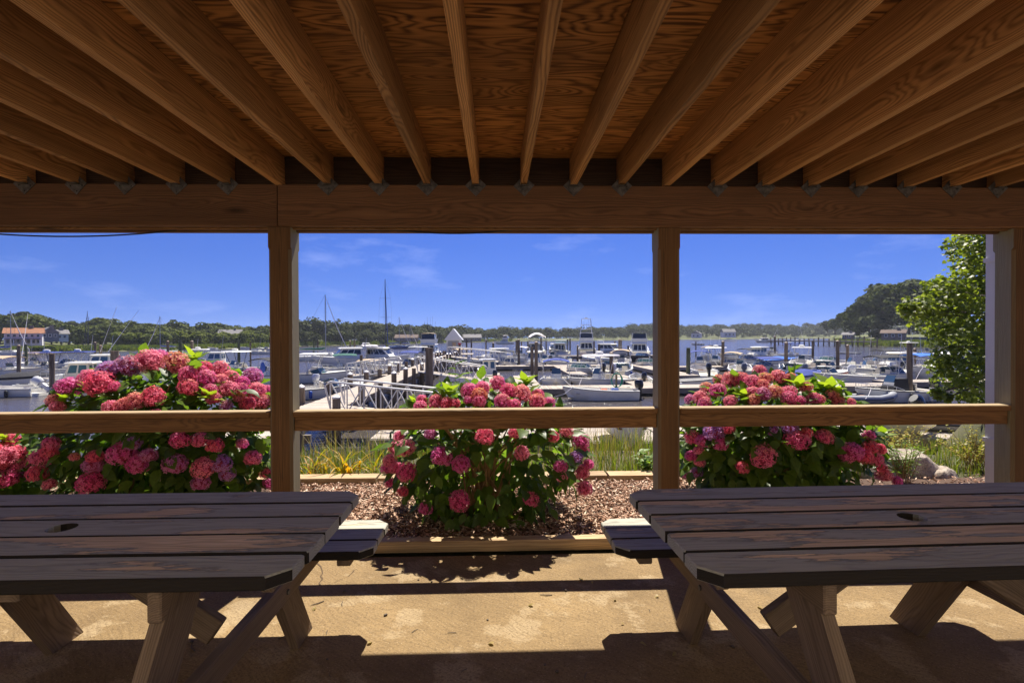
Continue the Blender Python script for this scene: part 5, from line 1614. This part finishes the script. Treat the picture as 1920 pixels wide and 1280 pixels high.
    if L > 3.6 and kind != 'covered':
        for q in (4, 8):
            for s in (-1, 1):
                if rng.random() < .6:
                    a_, b_, c_ = sheer_pts(L, B, D, 16)[q]
                    MB().tube([(a_, s * (b_ + .1), c_ - .08), (a_, s * (b_ + .1), c_ - .14), (a_, s * (b_ + .1), c_ - .44), (a_, s * (b_ + .1), c_ - .5)], [.03, .085, .085, .03], 8).build('fender', M[rng.choice(['gelcoat', 'plastic_blue', 'rubber', 'gelcoat'])], t, smooth=50)
        bl = sheer_pts(L, B, D, 16)[14]
        MB().tube([(bl[0], bl[1], bl[2] + .02), (bl[0] + .5, bl[1] + .35, bl[2] - .3), (bl[0] + 1.1, bl[1] + .8, .3)], .014, 4).build('mooring_line', M['canvas_white'], t)
        for s in (-1, 1): MB().box((-L * .44, s * B * .4, gz + .05), (.16, .05, .05)).build('cleat', M['aluminium'], t)
    if kind == 'console' and rng.random() < .7:
        MB().tube([(.1, .3, fl + .8), (-.1, .34, fl + 3.2)], .011, 4).build('antenna', M['white_metal'], t)
    if (top or '').startswith('hard') and rng.random() < .6:
        MB().tube([(0, 0, fl + 2.0), (0, 0, fl + 2.06), (0, 0, fl + 2.22), (0, 0, fl + 2.26)], [.2, .27, .25, .1], 10).build('radar_dome', M['gelcoat'], t, smooth=50)
    for k in range(rods):
        a = rng.uniform(-.16, .16)
        MB().tube([(-.6, (k - rods / 2) * .3, D + 1.6), (-.9 + a * 3, (k - rods / 2) * .42 + a, D + 4.4 + rng.uniform(0, 1.2))], .016, 4).build('fishing_rod', M['mast_dark'], t)
    return t
def outriggers(t, L, B, z, ln=6.0):
    for s in (-1, 1):
        MB().tube([(0, B * .45 * s, z), (-ln * .35, B * .45 * s + s * ln * .38, z + ln * .75)], [.03, .012], 5).build('outrigger', M['white_metal'], t)

# nearest row
b1 = boat('skiff', 1124, 749, 3.95, 181, 'white skiff with black outboard and red script on its side, nearest the rail', motor='cowl_black', B=1.5, D=.62)
sc_ = MB()
for k in range(7): sc_.tube([(-.5 + k * .09, .706 - .0 * k, .40 + .03 * (k % 2)), (-.46 + k * .09, .708, .46 + .02 * ((k + 1) % 2)), (-.43 + k * .09, .708, .40)], .007, 4)
sc_.build('name_script', M['red'], b1)
MB().box((-.2, .2, .52), (.3, .24, .16)).build('crate', M['orange'], b1)
MB().box((-.85, -.1, .52), (.35, .3, .12)).build('tote', M['plastic_blue'], b1)
boat('console', 1043, 727.5, 5.0, 263, 'open white boat under a navy blue bimini, bow towards the long float', B=1.95, top='canvas_blue', toph=1.75)
boat('console', 1124, 728, 5.0, 212, 'white centre console with bare frame beside the green hose', B=2.0, top='hard_canvas_white')
boat('skiff', 1199, 722, 3.5, 83, 'tiny white skiff with upright black outboard behind the green hose', motor='cowl_black', B=1.45)
boat('console', 1138, 704, 5.2, 72, 'white boat showing its stern with black outboard, beside the paired white boat', motor='cowl_black', B=2.0, glass='glass_blue')
boat('runabout', 1163, 705, 5.4, 66, 'white runabout showing its stern with white outboard', motor='cowl_white', B=2.1)
boat('console', 1166, 687, 5.5, 70, 'boat with tan bimini and tan seats in mid marina', top='canvas_tan', B=2.1)
boat('runabout', 1212, 691, 5.6, 245, 'white bowrider with clear windshield and no canopy against the shelter post', glass='glass_green', B=2.2)
boat('runabout', 1206, 677, 6.6, 205, 'dark hulled runabout below the big enclosed flybridge', hull='gelcoat_dark', B=2.3)
boat('flybridge', 1198, 668.5, 9.0, 78, 'large white flybridge cruiser with black canvas enclosure', B=3.1, top='canvas_black')
boat('cruiser', 1143, 668, 7.6, 318, 'white express cruiser with blue tinted windshield', B=2.7, glass='glass_blue', stripe='gelcoat_blue')
boat('inflatable', 1119, 677, 3.8, 187, 'fat white inflatable tender in front of the express cruiser', hull='gelcoat', B=1.6)
boat('flybridge', 1099, 664, 10.5, 82, 'sport fishing boat with tall aluminium tower', B=3.3, tower=True, rods=4)
boat('console', 1070, 690, 5.4, 178, 'long open grey white boat lying along the middle float', B=1.9, motor='cowl_white')
boat('console', 1037, 678, 5.2, 240, 'white boat with folded black bimini at the middle float', top='canvas_black', B=2.0, toph=1.5)
boat('cruiser', 1046, 667, 8.2, 96, 'white cruiser with dark green canopy', B=2.9, top='canvas_green')
big = boat('cruiser', 1004, 667, 9.5, 92, 'white cruiser with red panels under a pale domed canopy', B=3.0, stripe='gelcoat_red')
canopy(big, -3.6, -.2, 1.35, 1.2, 3.3, 'canvas_white', .5, 'domed_canopy')
boat('pilothouse', 1003, 691, 5.6, 258, 'small white pilothouse boat between two close pilings', B=2.0)
boat('runabout', 951, 690, 5.0, 262, 'white runabout with black bimini at the foot of the far gangway', B=1.9, top='canvas_black')
boat('pilothouse', 936, 680, 6.5, 205, 'white pilothouse boat with red flag behind the black canopied runabout', B=2.3)
boat('console', 977, 674, 5.8, 250, 'white open boat tied behind the row of thin pilings', B=2.2, top='canvas_white')
boat('flybridge', 945, 645, 9.0, 180, 'white motor cruiser anchored alone in the open water', B=3.0)
boat('pilothouse', 915, 713, 3.9, 105, 'little white cabin boat with black outboard at the foot of the second gangway', B=1.55, motor='cowl_black', D=.5)
boat('skiff', 893, 687, 4.2, 200, 'low grey skiff under the far gangway', hull='gelcoat_grey', B=1.5)
boat('runabout', 592, 716, 5.8, 12, 'white cabin runabout with green tinted windshield against the shelter post', glass='glass_green', B=2.2, top='hard_gelcoat')
boat('runabout', 618, 744, 4.6, 28, 'white runabout with tilted white outboard beside the pier', motor='cowl_white', tilt=.5, B=1.9)
boat('skiff', 652, 729, 3.6, 15, 'white open skiff with blue cover tied to the pier', B=1.5, motor='cowl_white')
boat('console', 690, 704, 4.8, 160, 'white fishing boat with rolled canvas alongside the pier', B=1.9, top='canvas_tan', toph=1.3)
boat('cruiser', 652, 686, 8.0, 205, 'white express cruiser with long pointed bow left of the dark masts', B=2.7, top='canvas_white')
boat('cruiser', 713, 684, 7.4, 352, 'white sedan cruiser with wide black windows under the tallest mast', B=2.6)
boat('sail', 602, 676, 8.2, 8, 'sailboat with green sail cover near the shelter post', mast=9.6, cover='canvas_green')
boat('sail', 722, 672, 9.5, 96, 'sailboat with the tallest mast and dark furled jib', mast=12.6, mastcol='mast_dark', cap='canvas_blue')
boat('sail', 745, 654, 7.5, 20, 'blue hulled sailboat moored beyond the tallest mast', mast=9.2, hull='gelcoat_blue')
boat('sail', 766, 653, 6.5, 40, 'small white sailboat moored beside the blue hulled one', mast=7.2)
boat('skiff', 683, 652, 5.0, 175, 'tiny white launch on the open water behind the express cruiser', B=1.8)
boat('flybridge', 806, 671, 9.5, 88, 'weathered grey fishing boat with rods beside the pier hut', B=3.0, hull='gelcoat_grey', top='canvas_tan', rods=5)
boat('console', 783, 682, 5.2, 150, 'white boat with grey top beside the pier boxes', B=2.0, top='hard_gelcoat')
boat('console', 735, 697, 4.8, 190, 'open white boat with black seat near the pier gangway', B=1.9)
# behind the tallest hydrangea
boat('skiff', -2, 743, 4.3, 186, 'white boat with a large tilted white outboard near the tallest hydrangea', motor='cowl_white', tilt=.85, B=1.7, D=.6)
boat('skiff', 112, 735, 4.2, 10, 'pale open skiff behind the black leaning piling', B=1.6)
boat('covered', 52, 723, 5.2, 4, 'long low boat under a black cover', cover='canvas_black', B=1.9)
boat('pilothouse', 158, 729, 4.8, 196, 'cream cabin boat with green tinted windows beside the tallest hydrangea', hull='gelcoat_cream', glass='glass_green', B=1.9)
boat('console', 88, 705, 6.2, 186, 'white boat with a flat navy hard top between two pilings', top='hard_canvas_blue', pipe='mast_dark', B=2.2)
boat('console', 146, 703, 5.6, 190, 'white boat with navy top and upright fishing rods', top='hard_canvas_blue', B=2.1, rods=4)
t_ = boat('pilothouse', 196, 701, 6.0, 200, 'white sport fisher with long white outriggers beside the thick cut piling', B=2.3)
outriggers(t_, 6, 2.3, 2.1, 5.5)
t_ = boat('console', 14, 709, 6.8, 350, 'white fishing boat with outriggers near the house with orange roof', B=2.3, top='canvas_tan')
outriggers(t_, 6.8, 2.3, 1.2, 6.0)
boat('sail', 14, 667, 8.5, 2, 'white sailboat in front of the house with orange roof', mast=9.0)
boat('sail', 306, 664, 7.6, 178, 'white sailboat with blue sail cover off the wooded hill', mast=8.0)
boat('console', 441, 703, 5.6, 240, 'boat with white hard top on black posts behind the hydrangea', top='hard_gelcoat', pipe='mast_dark', B=2.1)
boat('console', 371, 692, 5.2, 200, 'boat with white hard top just above the tallest hydrangea', top='hard_gelcoat', B=2.0)
boat('console', 489, 664, 5.0, 182, 'white open boat adrift near the shelter post', B=1.9, motor='cowl_black')
boat('runabout', 501, 658, 5.2, 185, 'white and red runabout farther out near the shelter post', B=2.0, stripe='gelcoat_red')
boat('skiff', 398, 655, 3.0, 170, 'tiny dinghy moored below the low grey roofed house', B=1.3)
boat('skiff', 459, 654, 3.2, 190, 'tiny pale dinghy off the marsh near the green piling', B=1.3)
boat('console', 498, 720, 5.2, 255, 'white boat with black bimini against the shelter post', top='canvas_black', B=1.95)
# beyond the orange tinged hydrangea
boat('console', 1312, 693, 5.2, 252, 'white boat with a teal blue bimini next to the shelter post', top='canvas_blue', B=2.0)
boat('skiff', 1314, 704, 4.6, 82, 'white open boat with black outboard, stern on, beside the green piling', motor='cowl_black', B=1.9)
boat('console', 1342, 690, 6.0, 232, 'white boat with white hard top behind the green piling', top='hard_gelcoat', B=2.1)
boat('runabout', 1372, 693, 5.6, 235, 'cream boat with tan canvas and tan seats', top='canvas_tan', hull='gelcoat_cream', B=2.1, toph=1.6)
boat('runabout', 1402, 684, 6.0, 200, 'white boat with black bimini and black seat cover', top='canvas_black', B=2.2)
boat('console', 1388, 704, 5.0, 70, 'white boat with grey outboard, stern on, above the hydrangea', motor='cowl_grey', B=2.0)
boat('runabout', 1431, 698, 5.6, 186, 'boat with a low flat navy cover over its cockpit', top='canvas_blue', toph=1.25, B=2.0)
boat('covered', 1461, 684, 5.2, 8, 'boat under a bright blue tarpaulin', cover='canvas_bright', B=2.1)
boat('console', 1503, 690, 6.0, 58, 'white boat with a broad white hard top beside the tall piling', top='hard_gelcoat', B=2.2)
boat('runabout', 1488, 706, 5.2, 75, 'dark hulled boat with grey outboard, stern on', hull='gelcoat_dark', motor='cowl_grey', B=2.1)
boat('covered', 1507, 716, 4.4, 30, 'small boat under a navy cover by the young hydrangea leaves', cover='canvas_blue', B=1.8)
boat('runabout', 1542, 699, 5.8, 18, 'cream deck boat with tan seats', hull='gelcoat_cream', B=2.3)
boat('console', 1598, 697, 5.6, 172, 'white boat with big grey outboard tied to a thin piling', motor='cowl_grey', B=2.1)
boat('skiff', 1590, 720, 5.0, 181, 'long narrow white open boat behind the grey inflatable', B=1.7)
boat('runabout', 1656, 690, 5.4, 200, 'white boat with black bimini out beyond the larger black canopied boat', top='canvas_black', B=2.1)
boat('runabout', 1668, 715, 5.4, 2, 'large white bowrider under a black bimini beside the tall near piling', top='canvas_black', B=2.1, motor='cowl_white')
boat('console', 1734, 708, 5.4, 6, 'white boat with a bright blue bimini beside the maple leaves', top='canvas_bright', B=2.1)
t_ = boat('console', 1676, 751, 4.5, 187, 'white boat with black covered console and black outboard near the rail', motor='cowl_black', B=1.8, D=.62)
MB().tb(-.9, .45, .4, .5, -.65, .2, .33, 1.15).build('console_cover', M['canvas_black'], t_)
boat('inflatable', 1616, 755, 2.9, 348, 'grey inflatable boat moored at the edge of the hydrangea', hull='hypalon', B=1.4)
boat('console', 1703, 667, 5.8, 182, 'white boat with hard top off the headland marsh', top='hard_gelcoat', B=2.1, motor='cowl_grey')
boat('skiff', 1588, 663.5, 4.4, 180, 'flat white float boat off the headland point', B=1.2, D=.3)
boat('skiff', 1343, 651.5, 4.2, 178, 'tiny dark launch far out on the river', hull='gelcoat_grey', B=1.6)
boat('console', 1447, 664, 4.6, 235, 'small white boat with black cover anchored off the far pier', B=1.8, top='canvas_black', toph=1.1)
boat('skiff', 1308, 647, 4.5, 170, 'tiny boat on the river beyond the shelter post', B=1.6)
boat('skiff', 1298, 728, 3.8, 355, 'white skiff hull tied beside the shelter post and hydrangea', B=1.6)
boat('sail', 1496, 640, 9, 20, 'distant white sailboat with tall mast at the far pier', mast=11)
boat('sail', 1461, 641, 8, 170, 'distant sailboat with short mast at the far pier', mast=7.5)
boat('cruiser', 1432, 642, 9, 175, 'distant white cruiser at the outer end of the far pier', B=3)
boat('cruiser', 1790, 716, 6.8, 176, 'white cabin boat behind the maple leaves', B=2.4)
boat('console', 1832, 700, 6.0, 184, 'white open boat behind the thickest maple leaves', B=2.2, top='canvas_blue')
boat('dinghy', 1172, 811, 2.5, 268, 'small white dinghy resting on the near float by the middle post', z=DZ + .27, B=1.15, D=.42)
boat('inflatable', 1764, 803, 2.7, 335, 'grey inflatable with black rub strips hauled out on the near float', hull='hypalon', z=DZ + .02, B=1.35)
boat('inflatable', 1838, 800, 2.7, 325, 'second grey inflatable on the near float beside the downspout', hull='hypalon', z=DZ + .02, B=1.35)
boat('dinghy', 1668, 801, 2.6, 200, 'pale dinghy with tilted outboard on the near float behind the feathery weed', z=DZ + .27, B=1.2, D=.4, motor='cowl_black', tilt=.7)

# more of the crowd at the floats
boat('console', 1328, 675, 5.4, 240, 'small white boat with tan top in the far row by the shelter post', top='canvas_tan', B=2.0)
boat('runabout', 1376, 673, 5.6, 195, 'white runabout with blue stripe in the far row', B=2.1, stripe='gelcoat_blue')
boat('pilothouse', 1424, 675, 5.8, 210, 'white pilothouse boat in the far row before the dark short piling', B=2.1)
boat('console', 1482, 673, 5.4, 170, 'white boat with navy hard top in the far row', B=2.0, top='hard_canvas_blue')
boat('runabout', 1553, 686, 5.2, 205, 'white bowrider with green windshield behind the cream deck boat', B=2.0, glass='glass_green')
boat('console', 1627, 705, 5.0, 168, 'white boat with black outboard just past the boat with big grey outboard', B=1.9, motor='cowl_black')
boat('pilothouse', 1690, 699, 5.2, 190, 'cream cabin boat beside the tall near piling', B=2.0, hull='gelcoat_cream')
boat('runabout', 1545, 714, 5.0, 12, 'white boat with red stripe behind the yellow green hydrangea leaves', B=2.0, stripe='gelcoat_red')
boat('console', 66, 692, 5.2, 170, 'white boat with tan bimini behind the flat navy hard top', B=2.0, top='canvas_tan')
boat('runabout', 128, 691, 5.4, 195, 'white runabout with black bimini behind the outrigger boat', B=2.0, top='canvas_black')
boat('pilothouse', 408, 691, 5.4, 190, 'white pilothouse boat peeking over the orange tinged flower heads', B=2.0)
boat('console', 640, 703, 5.0, 200, 'white boat with green bimini beside the pier and express cruiser', B=1.9, top='canvas_green')
boat('runabout', 768, 692, 5.0, 165, 'white runabout with blue bimini tied by the pier boxes', B=2.0, top='canvas_blue')
boat('console', 862, 681, 5.2, 210, 'open white boat with tan top under the red capped piling', B=2.0, top='canvas_tan')
boat('runabout', 1088, 703, 4.8, 235, 'white runabout with green windshield at the mid marina finger', B=1.9, glass='glass_green')
boat('console', 1022, 688, 4.8, 250, 'small white boat with black outboard beside the pilothouse boat', B=1.8, motor='cowl_black')

# mooring pilings: photo column, top and water line
PIL = [(97, 662, 741, .13, 'd'), (35, 648, 712, .13), (50, 645, 697, .13, 'g'), (179, 642, 690, .13), (189, 648, 700, .13), (216, 657, 722, .26, 't'), (315, 640, 690, .14), (339, 638, 694, .16, 'g'), (361, 640, 692, .15), (449, 640, 691, .13, 'g'), (470, 641, 688, .09, 'd'),
       (588, 638, 674, .15, 'g'), (596, 638, 672, .1, 'd'), (657, 640, 683, .1), (665, 636, 683, .11, 'd'), (726, 645, 683, .17, 'g'), (678, 665, 714, .11, 'd'), (805, 652, 752, .2, 't'), (698, 645, 676, .1),
       (862, 646, 684, .13, 'r'), (875, 635, 668, .15, 'd'), (884, 635, 667, .14, 'd'), (911, 637, 668, .15), (925, 643, 668, .17), (968, 638, 675, .15), (973, 637, 682, .15), (978, 640, 672, .1), (990, 640, 668, .13), (998, 650, 712, .13), (1005, 642, 714, .13), (1015, 632, 675, .12, 'd'), (1024, 640, 664, .12, 'd'), (1064, 636, 661, .17), (1069, 634, 658, .17), (1083, 648, 676, .13), (1114, 640, 674, .13), (1123, 645, 678, .16, 'd'), (1147, 662, 712, .16), (1161, 637, 668, .17), (1165, 637, 667, .14), (1178, 648, 678, .12), (1207, 635, 664, .12, 'd'), (1153, 640, 657, .18),
       (1290, 652, 711, .15, 'g'), (1305, 640, 668, .1, 'd'), (1355, 641, 695, .15), (1430, 652, 672, .2, 'd'), (1453, 631, 669, .16), (1473, 643, 696, .16), (1524, 639, 681, .14), (1571, 640, 706, .13), (1589, 648, 692, .13), (1706, 643, 752, .125), (1715, 655, 692, .13)]
used = {}
for q in PIL:
    px, y0, y1, r0 = q[:4]
    st = q[4] if len(q) > 4 else ''
    p_ = on_z(px, y1)
    zt = HC + (hor(px) - y0) * p_.y / FPX
    near = min(SHORT, key=lambda s: (s[0] - px) ** 2 + (3 * (s[1] - y1)) ** 2)
    look = {'g': 'green stained', 'd': 'dark slender', 't': 'thick flat topped', 'r': 'red capped', '': 'weathered grey brown'}[st]
    key = near[2]
    used[key] = used.get(key, 0) + 1
    side = 'next to' if used[key] == 1 else ('just past' if used[key] == 2 else 'also close by')
    lab = '%s piling %s the %s' % (look, side, key)
    lab = ' '.join(lab.split()[:16])
    t_ = piling('mooring_piling', p_.x, p_.y, zt, r0, lab, 'piling_green' if st == 'g' else 'piling', 'mooring pilings in the marina', cap=(st in ('',) and px % 2 == 1))
    if st == 'r': MB().box((0, 0, zt - WZ + 1.1), (.3, .3, .2)).build('marker', M['red'], t_)
# green hose coiled on a post by the long float
p_ = on_z(1160, 728, DZ)
hp = tag(empty('hose_reel', (p_.x, 28.7, DZ)), 'coiled green hose hanging on a post at the long float', 'hose')
MB().tube([(0, 0, 0), (0, 0, .75)], .06, 7).build('post', M['piling'], hp)
mb = MB()
for k in range(4): mb.tube([(math.cos(a) * (.28 + .015 * k), -.08 - .03 * k, .42 + math.sin(a) * (.42 - .01 * k)) for a in (2 * math.pi * j / 18 for j in range(19))], .022, 5)
mb.build('hose', M['hose_green'], hp, smooth=60)
# blue paddle and white float by the post
pb = tag(empty('paddle', on_z(493, 722)), 'blue paddle blade standing up beside the shelter post', 'paddle')
mb = MB().loft([[(math.cos(a) * .18 * q_, .02 * s, 1.25 + math.sin(a) * .42 * q_) for a in (2 * math.pi * j / 12 for j in range(12))] for s, q_ in ((-1, .95), (1, .95))]); mb.build('blade', M['plastic_blue'], pb)
MB().tube([(0, 0, -.2), (0, 0, .9)], .02, 5).build('shaft', M['aluminium'], pb)
# far pier off the headland
p0, p1 = on_z(1442, 645), on_z(1600, 646)
p0 = polar(1442, 215, 0); p1 = polar(1640, 175, 0)
fpv = tag(empty('pier', (*p0.xy, -.7)), 'distant dark wooden pier reaching out from the headland', 'pier')
d = Vector((p1.x - p0.x, p1.y - p0.y, 0))
MB().loft([[q + Vector((0, 0, a)) + Vector((-d.y, d.x, 0)).normalized() * b_ for a, b_ in ((0, -1), (.35, -1), (.35, 1), (0, 1))] for q in (Vector(), d)]).build('deck', M['dock_edge'], fpv)
for k in range(22):
    q = d * (k / 21)
    MB().tube([q + Vector((rnd.uniform(-.3, .3), -1.1, -2)), q + Vector((0, -1.1, rnd.uniform(.6, 1.9)))], .2, 6).build('pile', M['piling'], fpv)
# scraps on the concrete
for i in range(46):
    px, py = rnd.uniform(40, 1880), rnd.uniform(1060, 1275)
    if rnd.random() < .5: px = rnd.uniform(480, 1400)
    p_ = on_z(px, py, 0)
    if p_.y > 3.1: continue
    k = rnd.random()
    a = rnd.uniform(0, 6.28)
    if k < .45:
        o = link('dry_leaf', leaf_mesh(1, 'straw'), None)
        o.scale = (rnd.uniform(.015, .035),) * 3
        tag(o, 'dry leaf scrap lying on the concrete', 'leaf', 'dry leaf scraps on the concrete')
        zz = .008
    elif k < .75:
        mb = MB().tube([(-.02, 0, 0), (0, .003, .001), (.025, -.002, 0)], [.0015, .002, .001], 5)
        o = mb.build('twig', M['bark'])
        o.scale = (rnd.uniform(.6, 1.5),) * 3
        tag(o, 'small dark twig lying on the concrete', 'twig', 'twigs on the concrete')
        zz = .003
    else:
        mb = MB().loft([[(math.cos(q) * r_, math.sin(q) * r_ * .7, h_) for q in (2 * math.pi * j / 7 for j in range(7))] for r_, h_ in ((.006, 0), (.011, .004), (.008, .009))])
        o = mb.build('pebble', M['bark'], None, 60)
        o.scale = (rnd.uniform(.5, 1.1),) * 3
        tag(o, 'small dark pebble on the concrete', 'pebble', 'pebbles on the concrete')
        zz = .0
    o.location = (p_.x, p_.y, zz)
    o.rotation_euler = (0, 0, a)

# summer haze over the water
m_, nt, out = newmat('haze_air')
pv = N(nt, 'ShaderNodeVolumePrincipled', {'Color': (0.86, 0.91, 1.0, 1), 'Density': 0.00022, 'Anisotropy': 0.2})
nt.links.new(pv.outputs[0], out.inputs['Volume'])
tag(MB().box((0, 440, 14), (2100, 1140, 36)).build('haze', M['haze_air']), 'thin summer haze over the harbour', 'haze', kind='stuff')
